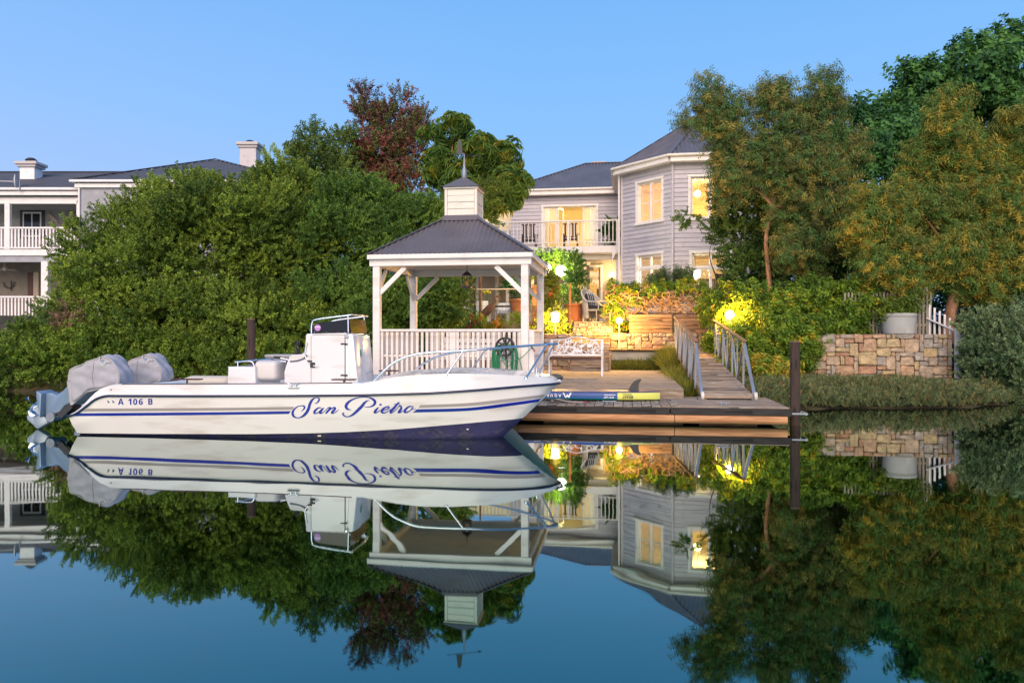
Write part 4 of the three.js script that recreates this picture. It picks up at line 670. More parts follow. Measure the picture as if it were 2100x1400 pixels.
  f = wall([1.62, 23.55], aB, y0, yE, [[1.0, 1.9, 5.9, 7.5], [2.5, 3.5, 5.9, 7.5]]); windowUnit(f, 1.0, 1.9, 5.9, 7.5); windowUnit(f, 2.5, 3.5, 5.9, 7.5);
  for (const [q, yaw] of [[aB, .0], [aC, 0], [aD, 0], [aE, 0]]) part(house, 'corner_trim', new THREE.CylinderGeometry(.055, .055, yE - y0, 10), siding[2], Q(q[0], q[1], (yE + y0) / 2));
  // wing above the balcony
  f = wall([-3.6, 23.7], [1.6, 23.7], 5.0, yE, [[1.55, 4.0, 5.28, 7.46]]);
  windowUnit(f, 1.55, 4.0, 5.28, 7.46, { cols: 4, skip: [1, 2], door: true, name: 'balcony_door' });
  { const g = sub(house, 'door_leaf', [f.o.x + 1.6 + .6, 0, f.o.z - .06], [0, 1.15, 0]); for (const x of [.04, .54]) part(g, 'stile', cb(.08, 2.1, .04, .004), white, [x, 6.36, 0]); for (const y of [5.36, 7.38]) part(g, 'stile', cb(.5, .09, .04, .004), white, [.29, y, .001]); part(g, 'pane', cb(.44, 1.95, .004, .001), glass, [.29, 6.36, 0]); }
  // bluish end wall further left
  wall([-7.2, 25.2], [-3.6, 25.2], 1.87, 6.6, [], siding[1]);
  // ground floor wall under the balcony
  const hg = [[5.9, 7.2, 1.95, 4.62], [2.35, 3.25, 1.95, 4.3], [.55, 1.35, 1.95, 4.3]];
  f = wall([-6.6, 23.7], [1.6, 23.7], y0, 5.0, hg, plaster); const frameTan = M(.55, .47, .34, .6);
  windowUnit(f, ...hg[0], { transom: .5, door: true, frame: frameTan, name: 'patio_door' }); windowUnit(f, ...hg[1], { transom: .45, door: true, frame: frameTan, name: 'patio_door' }); windowUnit(f, ...hg[2], { transom: .45, frame: frameTan });
  // floors, ceilings and inner walls so that the rooms are closed
  for (const [y, m] of [[1.86, floorWood], [5.0, ceilingPaint], [8.06, ceilingPaint]]) part(house, 'floor_slab', extrude([[1.75, -3.4], [1.75, .42], [3.6, 2.34], [6.24, 2.34], [8.05, .42], [8.05, -3.4]], .1), m, [0, y, 0], [Math.PI / 2, 0, 0]);
  for (const y of [5.06, 8.05]) part(house, 'floor_slab', cb(5.3, .1, 4.6, .005), ceilingPaint, Q(-1.0, 26.1, y)); part(house, 'floor_slab', cb(8.2, .1, 4.5, .005), floorWood, Q(-2.5, 26.1, 1.84)); part(house, 'floor_slab', cb(3.0, .1, 4.6, .005), ceilingPaint, Q(-5.2, 26.1, 5.05));
  part(house, 'interior_wall', cb(14.8, 6.2, .12, .01), interior, Q(.8, 28.35, 4.95)); part(house, 'interior_wall', cb(.1, 6.2, 4.6, .01), interior, Q(1.66, 26.05, 4.95)); part(house, 'interior_wall', cb(6.4, 6.2, .1, .01), interior, Q(4.95, 23.52, 4.95)); part(house, 'interior_wall', cb(.1, 3.1, 4.5, .01), interior, Q(-3.55, 26.0, 6.6)); part(house, 'interior_wall', cb(.1, 3.1, 4.5, .01), interior, Q(-6.55, 26.0, 3.4));
  part(house, 'interior_wall', cb(.1, 3.1, 4.4, .01), plaster, Q(-6.9, 22.6, 3.4));
  // furnishing seen through the glass
  for (const [u, v, y, w, h] of [[.2, 28.25, 3.3, .6, .45], [3.4, 23.44, 3.7, .9, .6], [5.4, 23.44, 3.6, .7, .8]]) { const g = sub(house, 'picture_frame', Q(u, v, y).toArray()); part(g, 'frame', cb(w, h, .03, .006), M(.08, .04, .025, .5)); part(g, 'picture', cb(w * .8, h * .74, .01, .002), M(.3, .33, .36, .6, { map: T_rock }), [0, 0, .016]); }
  part(house, 'cabinet', cb(.5, 1.9, .4, .02), M(.16, .07, .03, .5, { map: T_wood }), Q(.55, 27.0, 2.85)); part(house, 'sideboard', cb(1.4, .85, .45, .02), M(.14, .065, .03, .5, { map: T_wood }), Q(-3.0, 27.8, 2.3));
  for (const s of [-1.95, .25]) part(house, 'curtain', surf(24, 2, (a, b) => V(s - .13 + a * .26, 5.3 + b * 2.1, -3.95 + .03 * Math.sin(a * 30))), M(.72, .66, .5, .9));
  // balcony
  const bu0 = -6.2, bu1 = 1.5, bv = 20.5;
  for (let k = 0; k < 21; k++) part(house, 'balcony_board', cb(bu1 - bu0, .03, .148, .004, k % 4), woodV[1], Q((bu0 + bu1) / 2, bv + .1 + k * .153, 5.22));
  part(house, 'balcony_slab', cb(bu1 - bu0, .14, 3.1, .01), ceilingPaint, Q((bu0 + bu1) / 2, bv + 1.6, 5.12));
  part(house, 'balcony_fascia', cb(bu1 - bu0, .3, .06, .008), white, Q((bu0 + bu1) / 2, bv, 5.08)); part(house, 'verandah_beam', cb(bu1 - bu0, .24, .12, .01), M(.6, .53, .42, .7, { map: T_paint }), Q((bu0 + bu1) / 2, bv + .25, 4.78)); part(house, 'bracket', extrude([[0, 0], [.0, -.4], [.12, -.1], [.2, 0]], .05), white, Q(1.2, bv - .06, 4.93), [0, 0, 0]);
  for (const u of [-6.1, -3.25, -.65, 1.42]) part(house, 'balcony_post', cb(.1, 1.08, .1, .008), white, Q(u, bv + .02, 5.78));
  part(house, 'balcony_rail', cb(bu1 - bu0, .06, .09, .008), white, Q((bu0 + bu1) / 2, bv + .02, 6.30)); part(house, 'balcony_rail', cb(bu1 - bu0, .045, .05, .006), white, Q((bu0 + bu1) / 2, bv + .02, 5.38));
  for (let u = bu0 + .1; u < bu1 - .06; u += .163) if (![-6.1, -3.25, -.65, 1.42].some(x => Math.abs(x - u) < .09)) part(house, 'baluster', cb(.038, .86, .038, .004), white, Q(u, bv + .02, 5.83));
  for (const u of [-3.3, 1.42]) part(house, 'verandah_column', cb(.14, 2.95, .14, .01), u > 0 ? white : M(.6, .53, .42, .7, { map: T_paint }), Q(u, bv + .28, 3.33));
  part(house, 'downpipe', rod(Q(1.5, 19.45, 1.9), Q(1.5, 19.45, 8), .04), white);
  // roofs
  const roofTri = (o, e, apexA, apexB = apexA) => { const ex = e.clone().sub(o).normalize(), w = o.distanceTo(e), a = apexA.clone().sub(o).dot(ex), b = apexB.clone().sub(o).dot(ex), upv = apexA.clone().sub(o).addScaledVector(ex, -a); part(house, 'roof_sheet', corrugated(o, ex, w, a, b, upv, .165, .021, 8), roofGrey); };
  const hip = (a, b) => part(house, 'hip_cap', bar(a, b, .2, .02, .005), roofGrey);
  const ap = Q(4.92, 21, 10.75), apB = Q(4.92, 27.2, 10.75), ev = [[1.22, 27], [1.22, 19.32], [3.37, 17.1], [6.47, 17.1], [8.62, 19.32], [8.62, 27]].map(p => Q(p[0], p[1], 8.22));
  for (let i = 1; i < 4; i++) { roofTri(ev[i], ev[i + 1], ap); }
  for (let i = 1; i < 5; i++) hip(ev[i].clone().add(V(0, .02, 0)), ap.clone().add(V(0, .02, 0)));
  roofTri(ev[0], ev[1], apB, ap); roofTri(ev[4], ev[5], ap, apB); hip(ap, apB);
  const wr0 = Q(-4.0, 23.3, 8.22), wr1 = Q(5, 23.3, 8.22), ra = Q(-.35, 27.6, 10.3), rb = Q(5, 27.6, 10.3), wb = Q(-4, 31.9, 8.22);
  roofTri(wr0, wr1, ra, rb); roofTri(wb, wr0, ra); roofTri(Q(5, 31.9, 8.22), wb, rb, ra); hip(wr0, ra); hip(ra, rb);
  part(house, 'chimney', cb(.75, .55, .6, .02), M(.55, .42, .38, .8, { map: T_paint }), Q(.35, 28.3, 10.2));
  const eave = (a, b) => { const d = b.clone().sub(a), yaw = -Math.atan2(d.z, d.x), m = a.clone().add(b).multiplyScalar(.5); part(house, 'gutter', cb(d.length() + .05, .1, .12, .03), M(.78, .73, .64, .5, { map: T_paint }), [m.x, m.y - .03, m.z], [0, yaw, 0]); const inw = V(-d.z, 0, d.x).normalize(); };
  for (let i = 0; i < 5; i++) eave(ev[i], ev[i + 1]); eave(wr0, Q(1.25, 23.3, 8.22)); eave(wb, wr0);
  for (const [a, b] of [[[1.4, 23.5], [1.4, 19.42]], [[1.42, 19.4], [3.44, 17.28]], [[3.44, 17.3], [6.4, 17.3]], [[6.4, 17.3], [8.42, 19.4]], [[-3.85, 23.48], [1.4, 23.48]]]) { const A = Q(a[0], a[1], 8.06), Bq = Q(b[0], b[1], 8.06), d = Bq.clone().sub(A), yaw = -Math.atan2(d.z, d.x), m = A.clone().add(Bq).multiplyScalar(.5); part(house, 'fascia', cb(d.length(), .2, .3, .01), white, [m.x, m.y, m.z], [0, yaw, 0]); }
}
// lamps inside the rooms
function roomLamp(name, label, u, v, y, rad, cd, color, glowM, cord = .4) {
  const t = thing(name, label, 'lamp', P(u, v, y), -TH); part(t, 'globe', new THREE.SphereGeometry(rad, 18, 14), glowM); part(t, 'cord', rod(V(0, rad * .9, 0), V(0, rad + cord, 0), .008), darkMetal); part(t, 'ceiling_rose', new THREE.CylinderGeometry(.05, .05, .03, 12), white, [0, rad + cord, 0]); lamp(t, [0, 0, 0], cd, color, rad / .02); return t;
}
const warm = [1, .66, .30];
roomLamp('pendant_lamp', 'dazzling globe lamp behind the lower bay window', 4.45, 18.3, 3.85, .16, 9, [1, .74, .40], glowWhite, .9).children[0].scale.set(1.25, 1.45, 1.25);
roomLamp('pendant_lamp', 'pendant lamp glowing in the shuttered upstairs bay room', 4.7, 20.4, 7.3, .14, 10, [1, .54, .17], glowWarm, .5);
roomLamp('pendant_lamp', 'pendant lamp lighting the yellow room behind the balcony', -.9, 24.6, 7.78, .11, 6, [1, .72, .32], glowWarm, .12);
roomLamp('pendant_lamp', 'pendant lamp in the room behind the patio door', -.9, 25.4, 4.3, .13, 3.6, [1, .72, .34], glowWarm, .4);
roomLamp('pendant_lamp', 'pendant lamp in the room beyond the dining verandah', -4.2, 25.6, 4.3, .13, 5, [1, .78, .45], glowWarm, .4);
// verandah lamps outside
for (const [u, v, y, cd, label] of [[-.93, 14.2, 3.74, 7, 'glaring round lamp just right of the gazebo eave'], [-.42, 14.2, 3.66, 7, 'glaring round lamp among the pergola creeper']]) {
  const t = thing('globe_lamp', label, 'lamp', P(u, v, y), -TH); part(t, 'globe', new THREE.SphereGeometry(.19, 18, 14), glowWhite); part(t, 'lamp_bracket', rod(V(0, .17, 0), V(0, .33, -.4), .015), darkMetal); part(t, 'lamp_cap', new THREE.CylinderGeometry(.05, .07, .05, 14), darkMetal, [0, .2, 0]); lamp(t, [0, 0, 0], cd, [1, .85, .55], 8);
}
{
  const t = thing('wall_lamp', 'glowing wall lamp above a dark plaque beside the patio door', 'lamp', P(1.13, 23.38, 4.2), -TH);
  part(t, 'globe', new THREE.SphereGeometry(.12, 18, 14), glowWhite, [0, .02, .2]); part(t, 'wall_plate', cb(.3, .75, .05, .02), M(.05, .07, .04, .7), [0, -.5, -.1]); part(t, 'lamp_bracket', cb(.08, .05, .34, .01), darkMetal, [0, -.11, .06]); lamp(t, [0, .02, .2], 1.7, [1, .66, .28], 6);
}

// ================= neighbouring house on the left =================
{
  const H2 = thing('verandah_house', 'grey slate roofed neighbour house with white two storey verandah', 'house', [0, 0, -39]);
  const k = 1600 / 39, X = px => (px - 1050) / k, Y = py => 1.4 + (690 - py) / k;
  const slate = M(.055, .065, .095, .55, { map: T_roof }), greyWall = M(.40, .41, .47, .7, { map: T_grain }), whiteP = M(.82, .79, .81, .6, { map: T_paint }), buff = M(.36, .32, .26, .85, { map: T_grain });
  const x0 = X(-260), xr = X(176), xe = X(440);
  // slate courses: each row laps the one below
  const slates = (a, b, c, d, rows) => { const pos = [], uvs = []; const up = (p, q, t) => p.clone().lerp(q, t); for (let i = 0; i < rows; i++) { const t0 = i / rows, t1 = (i + 1.15) / rows, A = up(a, d, t0), Bq = up(b, c, t0), Cq = up(b, c, Math.min(1, t1)), Dq = up(a, d, Math.min(1, t1)); A.y += .03; Bq.y += .03; const A0 = A.clone(), B0 = Bq.clone(); A0.y -= .03; B0.y -= .03; for (const t of [[A, Bq, Cq], [A, Cq, Dq], [A0, B0, Bq], [A0, Bq, A]]) for (const p of t) { pos.push(p.x, p.y, p.z); uvs.push(p.x, p.y * 2 + i * .37); } } const g = new THREE.BufferGeometry(); g.setAttribute('position', new THREE.Float32BufferAttribute(pos, 3)); g.setAttribute('uv', new THREE.Float32BufferAttribute(uvs, 2)); g.computeVertexNormals(); return g; };
  const ev = Y(389), rdg = 10.55;
  part(H2, 'roof', slates(V(x0, ev, .5), V(X(300), ev, .5), V(X(300), rdg, -4.5), V(x0, rdg, -4.5), 18), slate);
  part(H2, 'roof', slates(V(X(300), ev, -10), V(x0, ev, -10), V(x0, rdg, -4.5), V(X(300), rdg, -4.5), 18), slate);
  const e2 = Y(378), apx = V(X(385), 11.05, -3.6);
  part(H2, 'roof', slates(V(X(162), e2, .95), V(X(620), e2, .95), apx, apx, 18), slate); part(H2, 'roof', slates(V(X(162), e2, -8), V(X(162), e2, .95), apx, apx, 18), slate); part(H2, 'roof', slates(V(X(620), e2, .95), V(X(620), e2, -8), apx, apx, 18), slate); part(H2, 'roof', slates(V(X(620), e2, -8), V(X(162), e2, -8), apx, apx, 18), slate);
  for (const c of [V(X(162), e2, .95), V(X(620), e2, .95)]) part(H2, 'hip_cap', bar(c.clone().add(V(0, .05, 0)), apx.clone().add(V(0, .05, 0)), .22, .04, .01), slate);
  part(H2, 'ridge_cap', bar(V(x0, rdg + .03, -4.5), V(X(300), rdg + .03, -4.5), .22, .05, .01), slate);
  // eaves
  part(H2, 'gutter', cb(xr - x0, .14, .14, .03), whiteP, [(x0 + xr) / 2, Y(391), .5]); part(H2, 'fascia', cb(xr - x0, .2, .08, .01), whiteP, [(x0 + xr) / 2, Y(399), .4]); part(H2, 'beam', cb(xr - x0, .34, .16, .01), whiteP, [(x0 + xr) / 2, Y(412), .12]);
  part(H2, 'gutter', cb(X(620) - X(164), .13, .14, .03), whiteP, [(X(620) + X(164)) / 2, e2 - .02, .98]); part(H2, 'fascia', cb(X(615) - X(172), .2, .08, .01), whiteP, [(X(615) + X(172)) / 2, e2 - .22, .85]);
  part(H2, 'downpipe', rod(V(X(180), e2 - .1, .82), V(X(180), 2, .82), .05), whiteP); part(H2, 'downpipe', tube([V(X(176), Y(404), .3), V(X(164), Y(411), .25), V(X(160), Y(420), .22)], .045, 12, 8), whiteP);
  // right block
  part(H2, 'wall', cb(X(600) - xr, e2 - 1.6, 7.5, .02), greyWall, [(X(600) + xr) / 2, (e2 + 1.6) / 2 - .05, -3.0]);
  // verandah: back walls, floors, ceilings
  part(H2, 'wall', cb(xr - x0, 3.4, .2, .01), M(.42, .42, .40, .85, { map: T_grain }), [(x0 + xr) / 2, Y(455), -3.1]); part(H2, 'wall', cb(xr - x0, 3.6, .2, .01), buff, [(x0 + xr) / 2, Y(590), -3.1]); part(H2, 'wall', cb(.2, 7.4, 3.2, .01), greyWall, [xr - .1, 5.6, -1.6]);
  part(H2, 'verandah_floor', cb(xr - x0, .3, 3.4, .01), whiteP, [(x0 + xr) / 2, Y(519), -1.45]); part(H2, 'beam', cb(xr - x0, .3, .16, .01), greyWall, [(x0 + xr) / 2, Y(532), .1]); part(H2, 'verandah_floor', cb(xr - x0, .3, 3.6, .01), concrete, [(x0 + xr) / 2, Y(660), -1.35]);
  part(H2, 'ceiling', cb(xr - x0, .1, 3.4, .01), M(.45, .45, .45, .8), [(x0 + xr) / 2, Y(405), -1.5]);
  for (let i = 0; i < 5; i++) part(H2, 'ceiling_beam', cb(xr - x0, .12, .08, .01), M(.34, .34, .35, .8), [(x0 + xr) / 2, Y(405) - .1, -.6 - i * .55]);
  for (const px of [-140, 19, 166]) part(H2, 'post', cb(.26, Y(415) - Y(512), .2, .012), whiteP, [X(px), (Y(415) + Y(512)) / 2, .12]);
  for (const px of [-60, 96]) part(H2, 'post', cb(.34, Y(537) - Y(658), .3, .012), whiteP, [X(px), (Y(537) + Y(658)) / 2, .1]);
  for (const [ya, yb, xa, xb] of [[468, 511, -140, 178], [609, 655, -140, 118]]) { part(H2, 'rail', cb(X(xb) - X(xa), .09, .1, .01), whiteP, [(X(xa) + X(xb)) / 2, Y(ya), .15]); part(H2, 'rail', cb(X(xb) - X(xa), .07, .07, .01), whiteP, [(X(xa) + X(xb)) / 2, Y(yb - 2), .15]); for (let p = xa + 4; p < xb; p += 7.1) part(H2, 'baluster', cb(.085, Y(ya) - Y(yb) - .05, .03, .005), whiteP, [X(p), (Y(ya) + Y(yb)) / 2, .15]); }
  // door, wall ornaments
  const far = 42 / 39, Yf = py => 1.4 + (690 - py) / k * far; const dw = sub(H2, 'door', [X(66) * far, Yf(466), -2.98]); part(dw, 'frame', cb(1.35, 1.7, .06, .01), M(.045, .05, .055, .6), [0, .25, -.02]); part(dw, 'sash', cb(1.0, 1.35, .06, .01), whiteP, [0, .15, .02]); for (const s of [-.23, .23]) part(dw, 'pane', cb(.4, 1.15, .02, .004), M(.012, .02, .022, .08), [s, .15, .045]);
  part(H2, 'door', cb(.5, 2.3, .1, .01), M(.12, .06, .05, .6), [X(67) * far, Yf(602), -2.96]); part(H2, 'door_jamb', cb(.28, 2.3, .1, .01), M(.55, .46, .36, .7), [X(75) * far, Yf(602), -2.94]);
  // chimney and cowl
  const ch = sub(H2, 'chimney', [X(63) * 1.0615, 2.05, -2.4]); ch.scale.set(.78, .8, .8); part(ch, 'stack', cb(1.0, 1.6, .9, .02), whiteP, [0, 9.7, 0]); part(ch, 'cap_course', cb(1.28, .16, 1.15, .02), M(.45, .42, .43, .7), [0, 10.42, 0]); part(ch, 'cap_course', cb(1.5, .2, 1.35, .03), M(.50, .46, .46, .7), [0, 10.6, 0]); part(ch, 'cowl', lathe([[.001, .2], [.2, .17], [.36, .05], [.36, 0]], 14), darkMetal, [0, 10.85, 0]); part(ch, 'cowl_leg', cb(.5, .16, .5, .01), darkMetal, [0, 10.76, 0]);
  const c2 = sub(H2, 'chimney', [X(512) * 1.138, 1.55, -5.4]); c2.scale.set(.85, .85, .85); part(c2, 'stack', cb(1.1, 4, .9, .02), M(.56, .53, .56, .7, { map: T_paint }), [0, 10.6, 0]); part(c2, 'cap_course', cb(1.3, .16, 1.1, .02), M(.45, .42, .43, .7), [0, 12.45, 0]); part(c2, 'cap_course', cb(1.48, .2, 1.3, .03), M(.50, .46, .46, .7), [0, 12.63, 0]); part(c2, 'cowl', lathe([[.001, .22], [.2, .18], [.36, .05], [.36, 0]], 14), darkMetal, [0, 12.76, 0]);
}
{
  const k = 1600 / 39, X = px => (px - 1050) / k * (42 / 39), Y = py => 1.4 + (690 - py) / 1600 * 41.8;
  for (const [s, label] of [[-1, 'left of two pale oars crossed on the verandah wall'], [1, 'right of two pale oars crossed on the verandah wall']]) { const t = thing('wall_oar', label, 'oar', [X(127), Y(462), -41.9 + s * .05], 0, 'crossed oars'); part(t, 'shaft', rod(V(s * -.5, -.45, 0), V(s * .3, .25, 0), .03), M(.45, .36, .25, .6)); part(t, 'blade', extrude([[-.07, 0], [.07, 0], [.1, .35], [.06, .62], [-.06, .62], [-.1, .35]], .03, .008), M(.5, .42, .33, .6), [s * .25, .21, -.015], [0, 0, -s * .85]); }
  const d = thing('satellite_dish', 'small white satellite dish beside the neighbour chimney', 'satellite dish', eye(30, 372, 38.2)); part(d, 'dish', new THREE.SphereGeometry(.45, 18, 8, 0, 6.283, 0, .9).rotateX(Math.PI / 2), M(.6, .6, .62, .5), [0, .1, -.3], [0, -1.1, 0]).scale.set(.9, 1, .5); part(d, 'arm', rod(V(-.1, 0, 0), V(-.55, -.05, .35), .02), white); part(d, 'receiver', cb(.12, .12, .12, .02), white, [-.58, -.03, .37]); part(d, 'mast', rod(V(.1, -.45, -.2), V(.1, .1, -.2), .03), galv);
  const fan = thing('ceiling_fan', 'white ceiling fan in the neighbour lower verandah', 'fan', eye(8, 553, 40.5)); part(fan, 'motor', lathe([[.001, .16], [.1, .12], [.13, 0], [.06, -.06], [.001, -.07]], 14), white); part(fan, 'stem', rod(V(0, .1, 0), V(0, .45, 0), .02), white); for (let i = 0; i < 4; i++) part(fan, 'blade', cb(.6, .012, .13, .004), white, [Math.cos(i * 1.571 + .3) * .42, 0, Math.sin(i * 1.571 + .3) * .42], [0, -(i * 1.571 + .3), 0]);
  const sc = thing('wall_sconce', 'wrought iron candle sconce on the neighbour lower wall', 'sconce', eye(18, 583, 41.9)); part(sc, 'scroll', tube([V(-.3, .12, 0), V(-.25, -.1, 0), V(0, -.2, 0), V(.2, -.08, 0), V(.28, .15, 0)], .025, 20, 6), darkMetal); part(sc, 'stem', rod(V(.1, -.35, 0), V(.1, .2, 0), .025), darkMetal);
}

// ================= garden lamps =================
{
  const t = thing('garden_lamp', 'square glowing garden lantern on a white post left of the stone steps', 'lamp', P(-.2, 9.75, 1.48), -TH);
  part(t, 'post', rod(V(0, 0, 0), V(0, .34, 0), .022), white); part(t, 'lantern_glass', new THREE.CylinderGeometry(.15, .13, .24, 4, 1).rotateY(Math.PI / 4), glowWarm, [0, .46, 0]); part(t, 'lantern_cap', new THREE.CylinderGeometry(.06, .19, .07, 4, 1).rotateY(Math.PI / 4), white, [0, .615, 0]); part(t, 'lantern_base', cb(.16, .03, .16, .005), white, [0, .335, 0]); lamp(t, [0, .46, 0], 14, [1, .52, .09], 4);
  const g = thing('garden_lamp', 'small round garden lamp on a slim post right of the stone steps', 'lamp', P(1.62, 10.02, 1.5), -TH);
  part(g, 'post', rod(V(0, -.45, 0), V(0, .3, 0), .016), white); part(g, 'globe', new THREE.SphereGeometry(.085, 18, 14), glowWhite, [0, .36, 0]); part(g, 'lamp_collar', new THREE.CylinderGeometry(.04, .03, .04, 12), white, [0, .285, 0]); lamp(g, [0, .36, 0], 12, [1, .54, .12], 4);
  const v = thing('garden_lamp', 'bright garden lamp half buried in the ivy above the gangway', 'lamp', P(4.42, 7.75, 1.5), -TH);
  part(v, 'post', rod(V(0, -.7, 0), V(0, .36, 0), .022), white); part(v, 'globe', new THREE.SphereGeometry(.11, 18, 14), glowWhite, [0, .45, 0]); part(v, 'lamp_collar', new THREE.CylinderGeometry(.05, .03, .04, 12), white, [0, .35, 0]); lamp(v, [0, .45, .0], 8, [1, .46, .06], 5);
}
// ================= ornate bench =================
{
  const t = thing('ornate_bench', 'white cast iron bench with pierced scroll back and brown slatted seat', 'bench', P(.03, 5.95, .468), -TH), iron = M(.80, .79, .82, .45), W = 1.24, r = rng(91);
  for (const x of [0, W]) { const e = sub(t, 'end_frame', [x, 0, 0]); part(e, 'leg', tube([V(0, 0, .27), V(0, .2, .22), V(0, .42, .25)], .022, 14, 7), iron); part(e, 'leg', tube([V(0, 0, -.24), V(0, .25, -.16), V(0, .5, -.19), V(0, .86, -.3)], .024, 18, 7), iron); part(e, 'armrest', tube([V(0, .42, .25), V(0, .56, .28), V(0, .64, .18), V(0, .63, -.05), V(0, .6, -.22)], .022, 20, 7), iron); part(e, 'scroll', tube([V(0, .44, .1), V(0, .52, .18), V(0, .6, .08), V(0, .5, .0), V(0, .46, .1)], .014, 20, 6), iron); part(e, 'seat_bracket', bar(V(0, .41, .26), V(0, .41, -.2), .035, .035), iron); part(e, 'scroll', tube([V(0, .38, -.1), V(0, .25, 0), V(0, .3, .14), V(0, .38, .05)], .014, 16, 6), iron); }
  for (let k = 0; k < 5; k++) part(t, 'seat_slat', cb(W - .04, .028, .078, .006, k), M(.17, .085, .07, .6, { map: T_wood }), [W / 2, .44, .22 - k * .092]);
  part(t, 'front_rail', cb(W - .03, .045, .02, .004), M(.12, .06, .055, .6, { map: T_wood }), [W / 2, .405, .27]);
  const bk = sub(t, 'back_panel', [0, .47, -.2], [-.22, 0, 0]); const top = x => .36 + .09 * Math.sin(x / W * Math.PI) + .02 * Math.cos(x * 10);
  const edge = []; for (let k = 0; k <= 16; k++) { const x = .03 + (W - .06) * k / 16; edge.push(V(x, top(x), 0)); } part(bk, 'top_edge', tube(edge, .016, 60, 7), iron); part(bk, 'bottom_rail', cb(W - .04, .05, .03, .006), iron, [W / 2, .02, 0]); for (const x of [.03, W - .03]) part(bk, 'side_edge', rod(V(x, 0, 0), V(x, top(x), 0), .016), iron);
  for (let k = 0; k < 54; k++) { const x = .08 + (W - .16) * r(), y = .06 + r() * (top(x) - .1), a = r() * 6.28, s = .06 + r() * .07, c = a + 1.2 + r(); const p = (ang, d) => V(Math.max(.03, Math.min(W - .03, x + Math.cos(ang) * d)), Math.max(.02, Math.min(top(x), y + Math.sin(ang) * d)), (r() - .5) * .012); part(bk, 'scroll', tube([p(a, s), p(a + .5, s * .5), p(c, s * .55), p(c + .9, s * .9)], .009 + r() * .007, 10, 5), iron); }
  for (let k = 0; k < 12; k++) { const x = .09 + (W - .18) * r(), y = .06 + r() * (top(x) - .12), l = part(bk, 'leaf', new THREE.SphereGeometry(1, 8, 6), iron, [x, y, .0]); l.scale.set(.026 + r() * .016, .05 + r() * .02, .012); l.rotation.z = r() * 3.14; }
}
// ================= paddle board lying upside down =================
{
  const L = 3.2, t = thing('paddle_board', 'blue stand up paddle board with lime tail lying upside down on the dock', 'paddle board', P(2.42 - L, 1.14, .3), -TH);
  const hw = s => .37 * Math.pow(Math.max(0, 1 - Math.pow(Math.abs(2 * s - 1.02) * .985, 3.2)), .55) + .004, th = .155, sect = (s, a) => { const w = hw(s), c = Math.cos(a), q = Math.sin(a), e = .42; return V(s * L, th / 2 + .005 + Math.sign(q) * Math.pow(Math.abs(q), e * 1.3) * th / 2 + .10 * Math.pow(Math.max(0, .3 - s) / .3, 2), Math.sign(c) * Math.pow(Math.abs(c), e * .6) * w); };
  const strip = (s0, s1, a0, a1, n, k) => surf(n, k, (s, u) => sect(s0 + (s1 - s0) * s, a0 + (a1 - a0) * u));
  const purple = M(.13, .085, .14, .5, { map: T_grain }), blue = M(.02, .075, .28, .4), teal = M(.0, .20, .24, .4), lime = M(.62, .66, .14, .5), dk = M(.03, .03, .035, .5), PI = Math.PI, sT = .775;
  part(t, 'upturned_bottom', strip(0, 1, .62, PI - .62, 60, 8), purple); part(t, 'deck_pad', strip(0, 1, PI + .7, 2 * PI - .7, 60, 6), teal);
  for (const side of [0, 1]) { const f = (a, b) => side ? [PI - a, PI - b] : [a, b]; part(t, 'side_band', strip(0, sT, ...f(-.25, .62), 60, 6), blue); part(t, 'lower_band', strip(0, sT, ...f(-.7, -.25), 60, 4), teal); part(t, 'tail_band', strip(sT, 1, ...f(-.7, .62), 24, 8), lime); }
  const fin = new THREE.Shape(); fin.moveTo(0, 0); fin.bezierCurveTo(.06, .1, .1, .24, .27, .235); fin.bezierCurveTo(.3, .23, .24, .2, .22, .12); fin.lineTo(.22, 0); part(t, 'fin', new THREE.ExtrudeGeometry(fin, { depth: .012, bevelSize: .004, bevelThickness: .004, bevelSegments: 2 }), dk, [2.66, th + .003, -.006]).scale.set(.8, .85, 1);
  // lettering on the rail, upside down as the board lies
  const put = (str, size, x, y, m) => { const g = flatText(str, size, .002), w = g.boundingBox.max.x; const z = sect(Math.min(.97, x / L), .3).z + .004; part(t, 'lettering', g, m, [x + w, y + size, z], [0, 0, PI]); };
  const wht = M(.85, .85, .86, .5); for (const [ch, x] of [['A', 1.475], ['Q', 1.405], ['U', 1.335], ['A', 1.27], ['M', 1.18], ['A', 1.11], ['R', 1.05]]) put(ch, .05, x, .06, wht);
  part(t, 'emblem', extrude([[0, 0], [.03, 0], [.055, .05], [.075, .02], [.1, .06], [.13, .0], [.155, 0], [.11, .08], [.085, .08], [.075, .06], [.06, .08], [.04, .08]], .002), wht, [1.7, .135, sect(.5, .3).z + .003], [0, 0, PI]);
  put("10'6\"x32\"", .03, 2.24, .05, wht); put('BEAST', .046, 2.56, .05, dk); for (const [x0, n, w, y, m] of [[2.57, 9, .018, .118, dk], [2.26, 12, .016, .108, wht]]) for (let k = 0; k < n; k++) part(t, 'small_print', cb(w * .7, .013, .002, .0005), m, [x0 + k * w, y, sect(x0 / L, .3).z + .004]); for (const [x, w] of [[2.36, .09], [2.47, .12], [2.575, .06]]) part(t, 'pale_patch', cb(w, .002, .05, .0005), M(.8, .6, .55, .6), [x, th + .0065, .2]);
}
